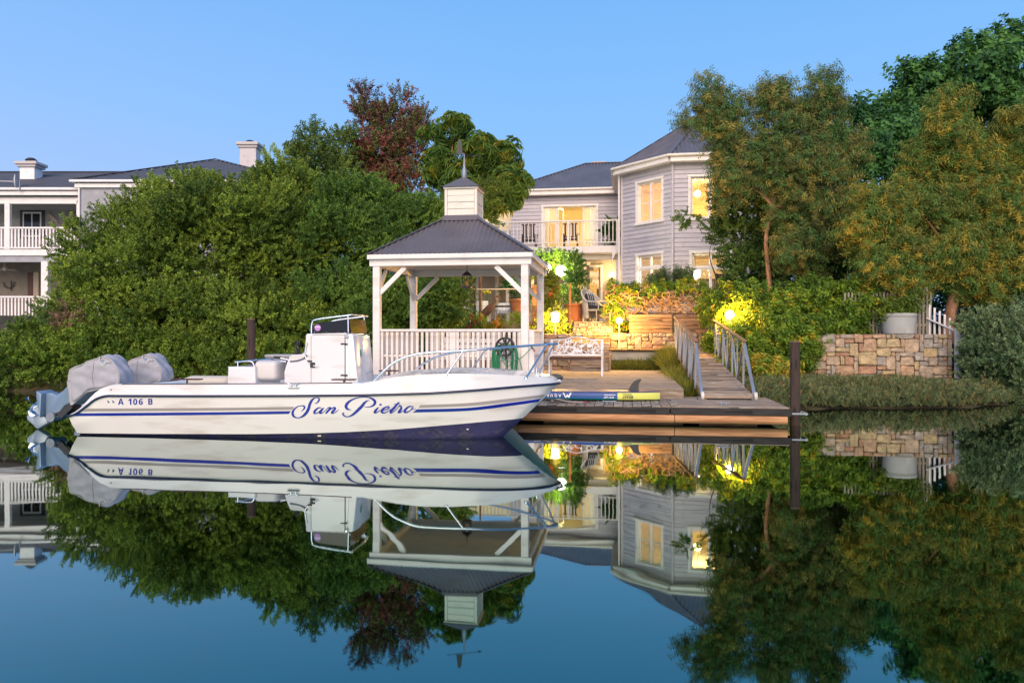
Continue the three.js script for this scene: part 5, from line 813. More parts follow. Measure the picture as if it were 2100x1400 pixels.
// clutter on the dock
{
  const t = thing('mooring_line', 'tangled mooring rope lying on the dock before the paddle board', 'rope', P(.72, .42, .297), -TH), r = rng(95), pts = []; for (let k = 0; k < 26; k++) { const a = k * 1.1, q = .06 + .08 * r(); pts.push(V(Math.cos(a) * q * 1.6 + (k - 13) * .014, .012 + r() * .05, Math.sin(a) * q)); } part(t, 'rope_coil', tube(pts, .008, 160, 6), M(.10, .09, .08, .9)); part(t, 'pale_rope', tube([V(-.1, .03, .1), V(0, .06, .05), V(.15, .03, .12), V(.3, .02, .06), V(.42, .02, .1)], .007, 40, 6), M(.5, .45, .4, .9));
  const q = thing('red_strap', 'thin red strap lying on the dock boards', 'strap', P(1.0, .5, .298), -TH); part(q, 'strap_length', tube([V(-.18, .006, 0), V(-.05, .01, .02), V(.1, .006, -.01), V(.22, .008, .01)], .007, 30, 6), M(.45, .03, .04, .6)); part(q, 'buckle', cb(.04, .012, .03, .003), darkMetal, [.23, .008, .01]);
}
// ================= pots and planters =================
function pot(name, label, pos, R, r0, h, m, rimW = .03) { const t = thing(name, label, 'pot', pos); part(t, 'pot_body', lathe([[.001, 0], [r0, 0], [r0 + .01, .02], [R, h - .09], [R, h - .085]], 32), m); part(t, 'pot_rim', lathe([[R - .02, h - .09], [R + rimW, h - .085], [R + rimW + .005, h - .01], [R + rimW - .02, h], [R - .02, h - .01], [R - .03, h - .05]], 32), m); part(t, 'potting_soil', new THREE.CylinderGeometry(R - .02, R - .02, .02, 24), soil, [0, h - .06, 0]); return t; }
pot('planter', 'large pale tub planter on top of the stone wall', P(8.35, 7.42, 1.46), .39, .35, .5, tinClay, .012);
pot('terracotta_pot', 'big orange terracotta pot beside the white wicker chair', P(.1, 13.3, 1.87), .30, .25, .62, terracotta);
pot('terracotta_pot', 'terracotta pot on a stand behind the gazebo corner post', P(-1.95, 14.3, 2.28), .26, .18, .42, terracotta);
solo('plant_stand', 'low brown block under the terracotta pot behind the gazebo', 'stand', cb(.4, .41, .4, .02), woodBrown[2], P(-1.95, 14.3, 2.075), -TH);
// ================= wicker chair =================
{
  const t = thing('wicker_chair', 'white wicker armchair with striped cushions on the patio edge', 'chair', P(.78, 12.75, 1.87), -TH - .5);
  const shell = surf(20, 10, (s, u) => { const a = (s - .5) * 3.5 + 3.3, R = .36 + .05 * u, hgt = .12 + u * (.45 + .5 * Math.pow(Math.cos((s - .5) * 2.4), 2)); return V(Math.cos(a) * R, hgt, Math.sin(a) * R * .95); }); part(t, 'woven_shell', shell, wicker);
  const rim = []; for (let k = 0; k <= 20; k++) { const s = k / 20, a = (s - .5) * 3.5 + 3.3; rim.push(V(Math.cos(a) * .41, .12 + .45 + .5 * Math.pow(Math.cos((s - .5) * 2.4), 2), Math.sin(a) * .39)); } part(t, 'rolled_rim', tube(rim, .03, 50, 8), wicker);
  for (const [x, z] of [[.25, .25], [.25, -.25], [-.25, .25], [-.25, -.25]]) part(t, 'leg', rod(V(x, .0, z), V(x * .9, .38, z * .9), .022), wicker);
  part(t, 'seat_frame', new THREE.CylinderGeometry(.36, .34, .06, 20), wicker, [0, .38, 0]);
  for (const z of [-.27, .27]) part(t, 'arm', tube([V(-.1, .66, z), V(.2, .64, z * 1.1), V(.34, .58, z * 1.1), V(.32, .38, z)], .025, 20, 8), wicker);
  const cm = M(.03, .03, .035, .9), cw = M(.62, .60, .58, .9); part(t, 'seat_cushion', cb(.5, .11, .5, .035), cm, [.04, .46, 0]); const bc = sub(t, 'back_cushion', [-.14, .72, 0], [0, 0, .25]); part(bc, 'cushion_body', cb(.12, .42, .46, .04), cm); for (let k = 0; k < 4; k++) part(bc, 'cushion_stripe', cb(.126, .4, .03, .004), cw, [0, 0, -.18 + k * .12]);
}
// ================= verandah dining set =================
{
  const t = thing('dining_table', 'dark wooden dining table on the verandah behind the gazebo', 'table', P(-3.35, 18.2, 1.87), -TH), dw = M(.09, .05, .03, .5, { map: T_wood }); part(t, 'tabletop', cb(1.8, .045, .9, .01), dw, [0, .74, 0]); for (const x of [-.8, .8]) for (const z of [-.36, .36]) part(t, 'leg', cb(.07, .72, .07, .006), dw, [x, .36, z]);
  const wc = M(.74, .72, .70, .5);
  function chair(label, u, v, turn, m = wc) { const c = thing('garden_chair', label, 'chair', P(u, v, 1.87), turn, 'verandah chairs'); part(c, 'seat', cb(.5, .03, .48, .01), m, [0, .44, 0]); part(c, 'backrest', surf(12, 6, (s, q) => V((s - .5) * (.52 - .06 * q), .5 + q * .42, -.22 - .1 * q + .09 * Math.pow(s - .5, 2) * 4)), m); for (const x of [-.22, .22]) { for (const z of [-.2, .2]) part(c, 'leg', rod(V(x * 1.1, 0, z * 1.15), V(x, .44, z), .016), m); part(c, 'armrest', tube([V(x * 1.15, .8, -.24), V(x * 1.2, .66, 0), V(x * 1.15, .62, .2), V(x * 1.05, .44, .2)], .016, 16, 6), m); } }
  chair('white garden chair with its back to the canal at the dining table', -3.75, 17.45, Math.PI - TH); chair('white garden chair side on at the left end of the dining table', -4.55, 18.0, 1.4); chair('white garden chair on the far side of the dining table', -3.2, 18.95, -TH); chair('grey garden chair beside the terracotta pot stand', -2.2, 17.6, -1.2, M(.3, .33, .38, .5));
  const h = thing('heron_sculpture', 'carved driftwood heron standing in the garden bed', 'sculpture', P(-2.6, 12.0, 1.80), -TH + .4), hm = M(.22, .12, .075, .8, { map: T_wood }); const bd = new THREE.SphereGeometry(1, 18, 12); part(h, 'body', bd, hm, [0, .42, 0], [0, 0, .8]).scale.set(.34, .13, .12); part(h, 'neck', tube([V(.18, .6, 0), V(.3, .72, 0), V(.24, .82, 0), V(.34, .9, 0), V(.42, .86, 0)], .03, 24, 8), hm); part(h, 'beak', new THREE.ConeGeometry(.02, .2, 8).rotateZ(-Math.PI / 2 - .35), hm, [.5, .81, 0]); for (const z of [-.04, .04]) part(h, 'leg', rod(V(-.05, 0, z), V(-.02, .36, z), .014), hm);
  const v = thing('flower_vase', 'dark vase of yellow flowers on the dining table', 'vase', P(-3.75, 18.25, 2.63)); part(v, 'vase', lathe([[.001, 0], [.07, .01], [.1, .12], [.05, .22], [.06, .26]], 18), M(.03, .03, .04, .3)); const r = rng(99); for (let k = 0; k < 16; k++) { const a = r() * 6.28, q = r() * .26; part(v, 'blossom', new THREE.SphereGeometry(.045, 8, 6), M(.62, .50, .03, .8), [Math.cos(a) * q, .5 + r() * .14, Math.sin(a) * q]); if (k % 2) part(v, 'stalk', rod(V(0, .22, 0), V(Math.cos(a) * q, .52, Math.sin(a) * q), .006), M(.08, .16, .03, .8)); }
}
// balcony chairs and plant
for (const [u, label] of [[-2.45, 'left of two dark slat back chairs on the balcony'], [-.62, 'right of two dark slat back chairs on the balcony']]) {
  const t = thing('balcony_chair', label, 'chair', P(u, 21.6, 5.24), -TH, 'balcony chairs'), m = M(.05, .022, .018, .5); part(t, 'seat', cb(.62, .05, .55, .01), m, [0, .42, 0]); for (let k = 0; k < 5; k++) part(t, 'back_slat', cb(.07, .62, .02, .004), m, [-.22 + k * .11, .78, .26 + .0], [.12, 0, 0]); for (const y of [.5, 1.06]) part(t, 'back_rail', cb(.62, .06, .03, .006), m, [0, y, .25 + (y - .5) * .09]); for (const x of [-.29, .29]) { for (const z of [-.24, .24]) part(t, 'leg', cb(.05, .62, .05, .005), m, [x, .31, z]); part(t, 'armrest', cb(.09, .03, .6, .01), m, [x * 1.12, .64, 0]); }
}
// ================= fences and posts =================
{
  const t = thing('wire_fence', 'wire mesh garden fence between the gazebo and the verandah', 'fence', P(-3.75, 11.2, 1.55), -TH), wm = M(.11, .11, .10, .5, { metalness: .5 });
  for (let k = 0; k <= 26; k++) part(t, 'wire', rod(V(k * .105, 0, 0), V(k * .105, 1.3, 0), .004, .004, 5), wm); for (let k = 0; k <= 8; k++) part(t, 'wire', rod(V(0, k * .16, .004), V(2.73, k * .16, .004), .004, .004, 5), wm); for (const x of [0, 2.73]) part(t, 'fence_post', cb(.07, 1.4, .07, .006), M(.3, .2, .12, .8, { map: T_wood }), [x, .65, 0]);
  part(t, 'top_batten', cb(2.8, .03, .05, .005), M(.5, .45, .4, .8), [1.365, 1.32, 0]);
}
for (const [u, v, y0, y1, w, label] of [[-.95, 11.0, 1.5, 2.95, .13, 'brown square timber post by the gazebo corner'], [.12, 11.15, 1.45, 3.0, .07, 'slim timber gate post left of the stone steps'], [1.45, 11.15, 1.45, 2.95, .08, 'slim timber gate post right of the stone steps'], [1.34, 10.9, 1.45, 2.1, .05, 'short copper coloured stake beside the right gate post']]) { const t = thing('timber_post', label, 'post', P(u, v, y0), -TH); part(t, 'shaft', cb(w, y1 - y0, w, .008), M(.34, .19, .09, .8, { map: T_wood }), [0, (y1 - y0) / 2, 0]); part(t, 'post_cap', cb(w + .04, .03, w + .04, .006), M(.42, .34, .25, .8, { map: T_wood }), [0, y1 - y0 + .015, 0]); }
{ // creeper frame
  const t = thing('pergola', 'slim timber pergola carrying the lamp lit creeper by the patio', 'pergola', P(-1.55, 15.4, 1.87), -TH), m = M(.34, .27, .19, .8, { map: T_wood }); for (const [x, z] of [[0, 0], [1.9, 0], [0, -2.2], [1.9, -2.2]]) part(t, 'post', cb(.1, 2.1, .1, .008), m, [x, 1.05, z]); for (const z of [0, -2.2]) part(t, 'beam', cb(2.3, .12, .06, .006), m, [.95, 2.14, z]); for (let k = 0; k < 6; k++) part(t, 'rafter', cb(2.6, .09, .045, .005), m, [.05 + k * .37, 2.24, -1.1], [0, Math.PI / 2, 0]);
}
{ // picket fence along the top of the stone wall and its white end
  const wp = M(.26, .23, .19, .7, { map: T_paint }), t = thing('picket_fence', 'weathered picket fence half hidden by ivy above the stone wall', 'fence', P(7.2, 7.75, 1.46), -TH); for (let k = 0; k < 25; k++) part(t, 'picket', cb(.045, 1.05 + (k % 3) * .02, .018, .004, k % 4), wp, [k * .083, .5, 0]); for (const y of [.22, .82]) part(t, 'rail', cb(2.06, .06, .03, .005), wp, [1.0, y, -.028]);
  const wq = M(.72, .71, .73, .6, { map: T_paint }), s = thing('picket_fence', 'short white picket fence stepping down at the right wall end', 'fence', P(9.5, 7.15, .35), -TH); part(s, 'end_post', cb(.15, 1.36, .06, .01), wq, [.05, .68, .06]); for (let k = 0; k < 5; k++) part(s, 'picket', cb(.05, 1.35, .02, .004), wq, [-.06 - k * .07, .82 + k * .085, -.1 - k * .12]); part(s, 'rail', bar(V(.0, 1.2, 0), V(-.4, 1.5, -.6), .06, .03), wq);
  const b = thing('white_pickets', 'three tall white pickets standing behind the pale planter', 'fence', P(8.85, 7.8, 1.46), -TH); for (let k = 0; k < 4; k++) part(b, 'picket', cb(.05, 1.15 + k * .02, .02, .004), wq, [k * .09, .56, 0]); part(b, 'rail', cb(.36, .05, .03, .005), wq, [.13, .7, -.026]);
  const kb = thing('timber_block', 'weathered timber block at the foot of the white end post', 'block', P(9.75, 6.9, .3), -TH); part(kb, 'beam', cb(.6, .12, .3, .015), woodV[3], [0, .06, 0]); part(kb, 'beam', cb(.4, .1, .28, .015), woodV[1], [-.08, -.05, .02]);
}

// ================= foliage =================
function leafMat(r, g, b, o = {}) { return M(r, g, b, .62, { phys: true, side: THREE.DoubleSide, transmission: o.t ?? .28, thickness: 0, ior: 1.4, specularIntensity: .6 }); }
// a twig along +y with n leaves; each leaf is two folded triangles
function sprig(seed, n, len, lw, ll, o = {}) {
  const r = rng(seed), pos = [], uv = [], ax = V(), tmp = V();
  const leaf = (base, dir, w, l, fold) => {
    const side = V(r() - .5, r() - .5, r() - .5).cross(dir).normalize(), nrm = side.clone().cross(dir).normalize();
    const mid = base.clone().addScaledVector(dir, l * (o.mid ?? .45)).addScaledVector(nrm, -fold * w), tip = base.clone().addScaledVector(dir, l); if (o.droop) { tip.y -= o.droop * l; mid.y -= o.droop * l * .2; }
    const a = mid.clone().addScaledVector(side, w / 2).addScaledVector(nrm, fold * w), b = mid.clone().addScaledVector(side, -w / 2).addScaledVector(nrm, fold * w);
    for (const t of [[base, a, tip], [base, tip, b]]) for (const p of t) { pos.push(p.x, p.y, p.z); uv.push(0, 0); }
  };
  for (let i = 0; i < n; i++) {
    const t = o.rosette ? .9 + .1 * r() : (i + .4 + r() * .5) / n, az = i * 2.4 + r() * .6, bend = (o.bend || 0) * t * t * len, base = V(bend, t * len, 0);
    const el = o.rosette ? (o.el ?? .1) + (r() - .5) * .5 : (o.el ?? .7) + (r() - .5) * .5, dir = V(Math.cos(az) * Math.cos(el), Math.sin(el), Math.sin(az) * Math.cos(el)).normalize(), k = .75 + r() * .5;
    leaf(base, dir, lw * k, ll * k * (o.taper ? 1.15 - .5 * t : 1), .25);
  }
  if (!o.noStem) { const w = o.stem ?? .004; for (const s of [0, 1]) { const q = V(s ? w : 0, 0, s ? 0 : w), top = V((o.bend || 0) * len, len, 0); for (const p of [q.clone().negate(), q, top]) { pos.push(p.x, p.y, p.z); uv.push(0, 0); } } }
  const g = new THREE.BufferGeometry(); g.setAttribute('position', new THREE.Float32BufferAttribute(pos, 3)); g.setAttribute('uv', new THREE.Float32BufferAttribute(uv, 2)); g.computeVertexNormals(); return g;
}
const UPV = V(0, 1, 0);
// spreads sprigs over clumps that sit on the skin of several ellipsoids [x, y, z, rx, ry, rz]
function leafage(parent, name, geos, m, blobs, o) {
  const r = rng(o.seed), items = [], cR = o.clump ?? .4, base = parent.position, rs = () => { let p; do p = V(r() * 2 - 1, r() * 2 - 1, r() * 2 - 1); while (p.lengthSq() > 1); return p; };
  const A = o.tintA || [.75, .8, .7], Bc = o.tintB || [1.3, 1.2, 1.1];
  const vn = (x, y, z) => { const a = vnoise(x + z * .37, y + 7.3, 256, 256, o.seed % 7), b = vnoise(z + y * .41 + 31, x * .8 + 11, 256, 256, o.seed % 5 + 8); return (a + b) / 2; }, lf = o.lump ?? .85;
  const inset = q => Math.max(q * .74, q - cR * .85);
  for (const [x, y, z, rx0, ry0, rz0] of blobs) {
    const rx = inset(rx0), ry = inset(ry0), rz = inset(rz0);
    const area = 4 * Math.PI * Math.pow((Math.pow(rx * ry, 1.6) + Math.pow(rx * rz, 1.6) + Math.pow(ry * rz, 1.6)) / 3, 1 / 1.6), n = Math.max(4, Math.round(area / (Math.PI * cR * cR) * (o.cover ?? 1.5)));
    for (let i = 0; i < n; i++) {
      const d = rs().normalize(), inner = i % (o.core ?? 4) === 0, lump = vn((x + d.x * rx) / lf, (y + d.y * ry) / lf, (z + d.z * rz) / lf), rad = inner ? .45 + r() * .3 : (o.rad0 ?? .74) + r() * .16 + (o.amp ?? .34) * lump + (r() < .14 ? .22 : 0), c = V(x + d.x * rx * rad, y + d.y * ry * rad, z + d.z * rz * rad);
      if (c.y < (o.minY ?? -9)) continue;
      if (!inner && lump < .40 && r() < (o.gap ?? .45)) continue;
      if (d.z < -.35 && r() < (o.backSkip ?? .55)) continue;                                  // thinner on the far side
      if (!inner && blobs.some(b => !(b[0] === x && b[1] === y) && Math.pow((c.x - b[0]) / b[3], 2) + Math.pow((c.y - b[1]) / b[4], 2) + Math.pow((c.z - b[2]) / b[5], 2) < .30)) continue;
      const nrm = V(d.x / rx, d.y / ry, d.z / rz).normalize(), tc = Math.pow(r(), 1.2), k = o.per * (inner ? .6 : .75 + r() * .5), cs = cR * (.75 + r() * .5);
      const axis = nrm.clone().multiplyScalar(o.out ?? 1).addScaledVector(UPV, o.up ?? .4).addScaledVector(rs(), .35);
      for (let j = 0; j < k; j++) {
        const q = rs(), pt = c.clone().add(V(q.x * cs, q.y * cs * (o.flat ?? .75), q.z * cs)), dir = axis.clone().addScaledVector(q, o.burst ?? .9).addScaledVector(rs(), .5).normalize();
        if (pt.y < (o.minY ?? -9)) continue;
        items.push([pt, dir, (o.scale?.[0] ?? .8) + r() * ((o.scale?.[1] ?? 1.2) - (o.scale?.[0] ?? .8)), Math.min(1, Math.max(0, tc + (r() - .5) * .5)), r()]);
      }
    }
  }
  return plantAll(parent, name, geos, m, items, A, Bc, r, base, o.tintC);
}
function plantAll(parent, name, geos, m, items, A, Bc, r, base = V(0, 0, 0), tc) {
  const groups = geos.map(() => []); items.forEach((it, i) => groups[i % geos.length].push(it));
  groups.forEach((list, gi) => {
    if (!list.length) return;
    const im = new THREE.InstancedMesh(geos[gi], m, list.length), mt = new THREE.Matrix4(), q = new THREE.Quaternion(), q2 = new THREE.Quaternion(), col = new THREE.Color(); im.name = name; im.castShadow = im.receiveShadow = true;
    list.forEach(([p, d, s, t, k], i) => { q.setFromUnitVectors(UPV, d); q2.setFromAxisAngle(UPV, k * 6.283); q.multiply(q2); mt.compose(p.clone().sub(base), q, V(s, s, s)); im.setMatrixAt(i, mt); const c = tc && k > tc[3] ? tc : [0, 1, 2].map(n => A[n] + (Bc[n] - A[n]) * t), jv = .88 + .24 * ((k * 7.13) % 1); col.setRGB(c[0] * jv, c[1] * jv, c[2] * jv); im.setColorAt(i, col); });
    im.userData.kind = 'stuff'; parent.add(im);
  });
  leafCount += items.length;
}
let leafCount = 0;
function limb(parent, name, pts, r0, r1, m = bark, seg = 20) {
  const c = new THREE.CatmullRomCurve3(pts), fr = c.computeFrenetFrames(seg, false), pos = [], uv = [], idx = [], n = 9; let L = 0, prev = null;
  for (let i = 0; i <= seg; i++) { const t = i / seg, p = c.getPointAt(t); if (prev) L += p.distanceTo(prev); prev = p; const rr = r0 + (r1 - r0) * Math.pow(t, .8) + (i === 0 ? r0 * .25 : 0); for (let j = 0; j <= n; j++) { const a = j / n * 6.2832, v = p.clone().addScaledVector(fr.normals[i], Math.cos(a) * rr).addScaledVector(fr.binormals[i], Math.sin(a) * rr); pos.push(v.x, v.y, v.z); uv.push(j / n * .6, L * .6); } if (i) for (let j = 0; j < n; j++) { const a = (i - 1) * (n + 1) + j, b = a + n + 1; idx.push(a, a + 1, b, b, a + 1, b + 1); } }
  const g = new THREE.BufferGeometry(); g.setAttribute('position', new THREE.Float32BufferAttribute(pos, 3)); g.setAttribute('uv', new THREE.Float32BufferAttribute(uv, 2)); g.setIndex(idx); g.computeVertexNormals(); return part(parent, name, g, m);
}
// blobs given as [px, py, rpx, rpy, depth, rz]: the spot in view, its size there, and how far out it stands
const blob = list => list.map(([px, py, a, b, d, rz]) => { const p = eye(px, py, d), k = d / 1600; return [p.x, p.y, p.z, a * k, b * k, rz]; });
const ground = (px, d) => { const p = eye(px, 690, d), [u, v] = toSite(p.x, p.z); return V(p.x, Math.max(-.1, land(u, v)) - .05, p.z); };
function tree(name, label, category, basePx, d, trunkPx, rad, m, blobs, build, branchN = 5) {
  const b = ground(basePx, d), t = thing(name, label, category, b), r = rng(basePx + 17), rel = p => p.clone().sub(b);
  const path = [V(0, 0, 0), ...trunkPx.map(([x, y, dd]) => rel(eye(x, y, dd ?? d)))];
  limb(t, 'trunk', path, rad, rad * .45, m);
  const fork = path[path.length - 1], bl = blob(blobs);
  bl.slice(0, branchN).forEach(q => { const e = rel(V(q[0], q[1] - q[4] * .2, q[2])), mid = fork.clone().lerp(e, .5).add(V((r() - .5) * .6, .1 + (r() - .5) * .5, (r() - .5) * .6)); limb(t, 'limb', [fork.clone().lerp(path[path.length - 2] || V(0, 0, 0), .1 * r()), mid, e], rad * .4, rad * .08, m, 12); });
  build(t, bl); return t;
}
// ---- sprig kinds ----
const S_small = [1, 2, 3].map(k => sprig(500 + k, 22, .27, .040, .062, { el: .55, bend: .25 * (k - 2) }));
const S_narrow = [1, 2, 3].map(k => sprig(520 + k, 26, .32, .024, .105, { el: .4, droop: .3, mid: .45, bend: .2 * (k - 2) }));
const S_broad = [1, 2].map(k => sprig(540 + k, 13, .3, .07, .13, { el: .4, droop: .15 }));
const S_palm = [1, 2].map(k => sprig(560 + k, 12, .1, .062, .27, { rosette: true, el: .05, droop: .55, mid: .5 }));
const S_red = [1, 2].map(k => sprig(580 + k, 18, .34, .045, .085, { el: .6 }));
const S_ivy = [1, 2].map(k => sprig(600 + k, 14, .22, .055, .10, { el: .15, droop: .45 }));
const S_sage = [1, 2].map(k => sprig(620 + k, 20, .22, .034, .05, { el: .6 }));
const S_succ = [1, 2].map(k => sprig(640 + k, 18, .18, .014, .05, { el: .9 }));
const S_grass = [1, 2].map(k => sprig(660 + k, 12, .05, .017, .42, { el: 1.05, droop: .25, rosette: true, noStem: true, mid: .3 }));
const S_fern = [1].map(k => sprig(680 + k, 16, .1, .05, .5, { rosette: true, el: .8, droop: .35, mid: .5 }));
const G_shrub = leafMat(.140, .235, .036), G_dark = leafMat(.085, .15, .035), G_red = leafMat(.23, .085, .07, { t: .2 }), G_palm = leafMat(.13, .205, .045), G_olive = leafMat(.25, .24, .075), G_olive2 = leafMat(.36, .295, .05), G_deep = leafMat(.06, .18, .045), G_sage = leafMat(.18, .25, .12), G_ivy = leafMat(.15, .255, .022), G_cover = leafMat(.155, .19, .085), G_grass = leafMat(.135, .17, .04), G_lime = leafMat(.16, .22, .02);

// ---- big shrubs along the left bank ----
const shrub = { per: 24, clump: .36, cover: 2.3, up: .4, out: .9, burst: 1.15, flat: .7, gap: .8, lump: .85, core: 3, amp: .75, rad0: .43, tintA: [.5, .55, .5], tintB: [2.0, 1.6, 1.2], scale: [.75, 1.3] };
tree('large_shrub', 'huge rounded green shrub rising behind the boat engines', 'shrub', 420, 22, [[420, 700], [430, 600]], .16, bark, [[430, 520, 215, 165, 23, 2.4], [290, 560, 150, 135, 22.2, 2], [560, 500, 190, 160, 23.6, 2.4], [210, 640, 105, 100, 21.2, 1.6], [380, 670, 170, 110, 21.2, 1.7], [545, 680, 170, 105, 21, 1.6], [420, 480, 150, 110, 22.6, 1.7], [490, 422, 110, 58, 24, 1.8], [590, 415, 100, 70, 24.2, 1.8], [330, 468, 85, 62, 23, 1.6]], (t, b) => leafage(t, 'crown', S_small, G_shrub, b, { ...shrub, seed: 1, minY: .12 }));
tree('large_shrub', 'wide deep green shrub spreading behind the gazebo posts', 'shrub', 780, 22.5, [[780, 700], [770, 610]], .14, bark, [[700, 520, 150, 140, 23.6, 2.2], [830, 520, 125, 125, 23.4, 2], [720, 680, 150, 105, 21.2, 1.5], [865, 630, 95, 100, 22, 1.5], [760, 420, 90, 50, 24, 1.6], [880, 450, 70, 50, 23.8, 1.4], [925, 600, 38, 55, 21.6, 1]], (t, b) => leafage(t, 'crown', S_small, G_shrub, b, { ...shrub, seed: 2, minY: .12, tintA: [.4, .55, .55], tintB: [1.25, 1.25, 1.15] }));
const bankShrub = { ...shrub, per: 15, clump: .3, tintA: [.6, .65, .5], tintB: [1.75, 1.5, 1.1], minY: .1 };
tree('bank_shrub', 'low yellow green shrub at the far left water edge', 'shrub', 40, 20.5, [[45, 760]], .05, bark, [[40, 745, 75, 45, 20.3, .9], [120, 735, 70, 60, 20.5, 1], [60, 700, 50, 35, 21.4, .9]], (t, b) => leafage(t, 'crown', S_small, G_shrub, b, { ...bankShrub, seed: 3 }));
tree('bank_shrub', 'bright green shrub behind the boat stern at the water edge', 'shrub', 215, 20.4, [[220, 760]], .05, bark, [[215, 730, 80, 65, 20.3, 1], [300, 740, 70, 55, 20.2, .9]], (t, b) => leafage(t, 'crown', S_small, G_shrub, b, { ...bankShrub, seed: 4 }));
tree('bank_shrub', 'leafy shrub at the water edge below the helm seat', 'shrub', 430, 20.2, [[430, 760]], .05, bark, [[400, 745, 80, 45, 20, .9], [500, 740, 80, 50, 20, .9], [600, 745, 70, 45, 20, .9]], (t, b) => leafage(t, 'crown', S_small, G_shrub, b, { ...bankShrub, seed: 5 }));
tree('bank_shrub', 'leafy shrub between the boat console and the gazebo', 'shrub', 700, 20.2, [[700, 760]], .05, bark, [[690, 735, 70, 55, 20, .9], [780, 735, 60, 55, 20, .9]], (t, b) => leafage(t, 'crown', S_small, G_shrub, b, { ...bankShrub, seed: 6 }));
tree('bank_shrub', 'green shrub below the neighbour lower verandah railing', 'shrub', 95, 24, [[95, 690]], .06, bark, [[125, 655, 36, 45, 23.6, 1], [60, 708, 55, 24, 22.6, .9], [160, 610, 26, 40, 23, .8]], (t, b) => leafage(t, 'crown', S_small, G_shrub, b, { ...shrub, seed: 7, tintA: [.5, .7, .6] }));
{ // dead brown bush
  const t = tree('dry_bush', 'bare pinkish brown bush among the left bank shrubs', 'shrub', 140, 21, [[140, 690]], .03, twig, [[140, 665, 26, 45, 20.6, .5]], (t, b) => leafage(t, 'twig_crown', S_succ, M(.34, .22, .17, .9), b, { per: 14, clump: .22, cover: 1.6, seed: 8, scale: [1, 1.8], up: .8 }), 1);
}
// ---- trees behind ----
tree('green_tree', 'airy dark green tree left of the red leaved tree', 'tree', 670, 27, [[670, 560], [665, 430]], .14, bark, [[645, 320, 40, 50, 27, .9], [680, 370, 60, 60, 27, 1.1], [630, 410, 55, 50, 26.6, 1], [700, 300, 25, 35, 27.4, .6], [615, 330, 18, 30, 27, .5]], (t, b) => leafage(t, 'crown', S_small, G_dark, b, { per: 13, clump: .32, cover: 1.9, up: .7, seed: 11, scale: [1, 1.6], tintA: [.7, .8, .7], tintB: [1.9, 1.5, 1.1] }));
tree('red_tree', 'red leaved tree behind the gazebo roof', 'tree', 790, 29, [[790, 520], [782, 400], [775, 320]], .14, barkRed, [[752, 225, 22, 44, 29, .6], [800, 255, 50, 40, 29, 1], [775, 320, 55, 48, 28.6, 1.1], [850, 290, 42, 42, 29, .9], [735, 350, 32, 30, 28.4, .7], [825, 365, 60, 40, 28.6, 1.1], [770, 400, 50, 30, 28.6, 1], [862, 240, 12, 22, 29, .4], [745, 185, 8, 18, 29, .3], [825, 215, 12, 25, 29, .4]], (t, b) => leafage(t, 'crown', S_red, G_red, b, { per: 12, clump: .27, cover: 1.9, up: 1.0, out: .6, seed: 12, scale: [.8, 1.4], tintA: [.45, .7, .7], tintB: [1.5, 1.2, 1.2], tintC: [.55, 1.7, .6, .52] }), 7);
tree('umbrella_tree', 'tree with large drooping palmate leaves right of the cupola', 'tree', 905, 27, [[905, 520], [903, 430], [915, 380]], .16, barkRed, [[928, 268, 42, 28, 27, .8], [985, 320, 62, 42, 26.6, 1], [1042, 318, 28, 24, 26.4, .6], [1045, 385, 42, 40, 26, .8], [955, 385, 55, 50, 26.6, 1], [900, 340, 36, 45, 27, .8], [1020, 425, 26, 22, 25.8, .6], [885, 270, 18, 25, 27.4, .5]], (t, b) => leafage(t, 'crown', S_palm, G_palm, b, { per: 6, clump: .32, cover: 3.2, gap: .3, up: .5, out: 1, burst: .6, seed: 13, scale: [.8, 1.25], tintA: [.55, .8, .8], tintB: [1.2, 1.2, .8], tintC: [2.4, 1.4, .5, .9] }), 7);
tree('garden_tree', 'young light green tree growing between gazebo and house', 'tree', 985, 24.5, [[985, 560], [985, 500]], .06, bark, [[990, 400, 26, 40, 24.5, .7], [1000, 450, 20, 25, 24.5, .5]], (t, b) => leafage(t, 'crown', S_small, G_lime, b, { per: 12, clump: .26, cover: 1.3, seed: 14, tintA: [.45, .55, .5], tintB: [1, 1, 1] }), 1);
// ---- right hand trees ----
const olive = { per: 19, clump: .32, cover: 3.4, gap: .75, lump: 1.0, amp: .6, rad0: .62, up: .05, out: .7, burst: 1, flat: .9, scale: [.75, 1.45], backSkip: .5 };
tree('willowy_tree', 'olive brown narrow leaved tree in front of the bay window', 'tree', 1594, 22.6, [[1575, 545], [1572, 480], [1588, 420]], .10, barkRed, [[1594, 255, 36, 80, 23, .7], [1678, 250, 42, 85, 23.2, .8], [1470, 270, 38, 70, 23, .7], [1515, 350, 55, 48, 23, .9], [1610, 350, 60, 55, 23, 1], [1560, 310, 36, 40, 23, .7], [1690, 370, 60, 55, 22.8, 1], [1488, 380, 30, 42, 22.8, .6], [1660, 450, 55, 55, 22.6, .9], [1720, 450, 45, 60, 22.8, .8], [1640, 520, 40, 40, 22.4, .6], [1600, 430, 35, 35, 22.8, .5], [1460, 195, 16, 32, 23, .3], [1590, 180, 16, 34, 23, .3], [1682, 170, 18, 34, 23.2, .35], [1425, 245, 26, 16, 23, .4], [1535, 250, 16, 40, 23, .4], [1720, 320, 40, 60, 23.4, .8]], (t, b) => leafage(t, 'crown', S_narrow, G_olive, b, { ...olive, seed: 21, tintA: [.45, .6, .6], tintB: [1.35, 1.25, 1.0], tintC: [.38, .8, .7, .55] }), 9);
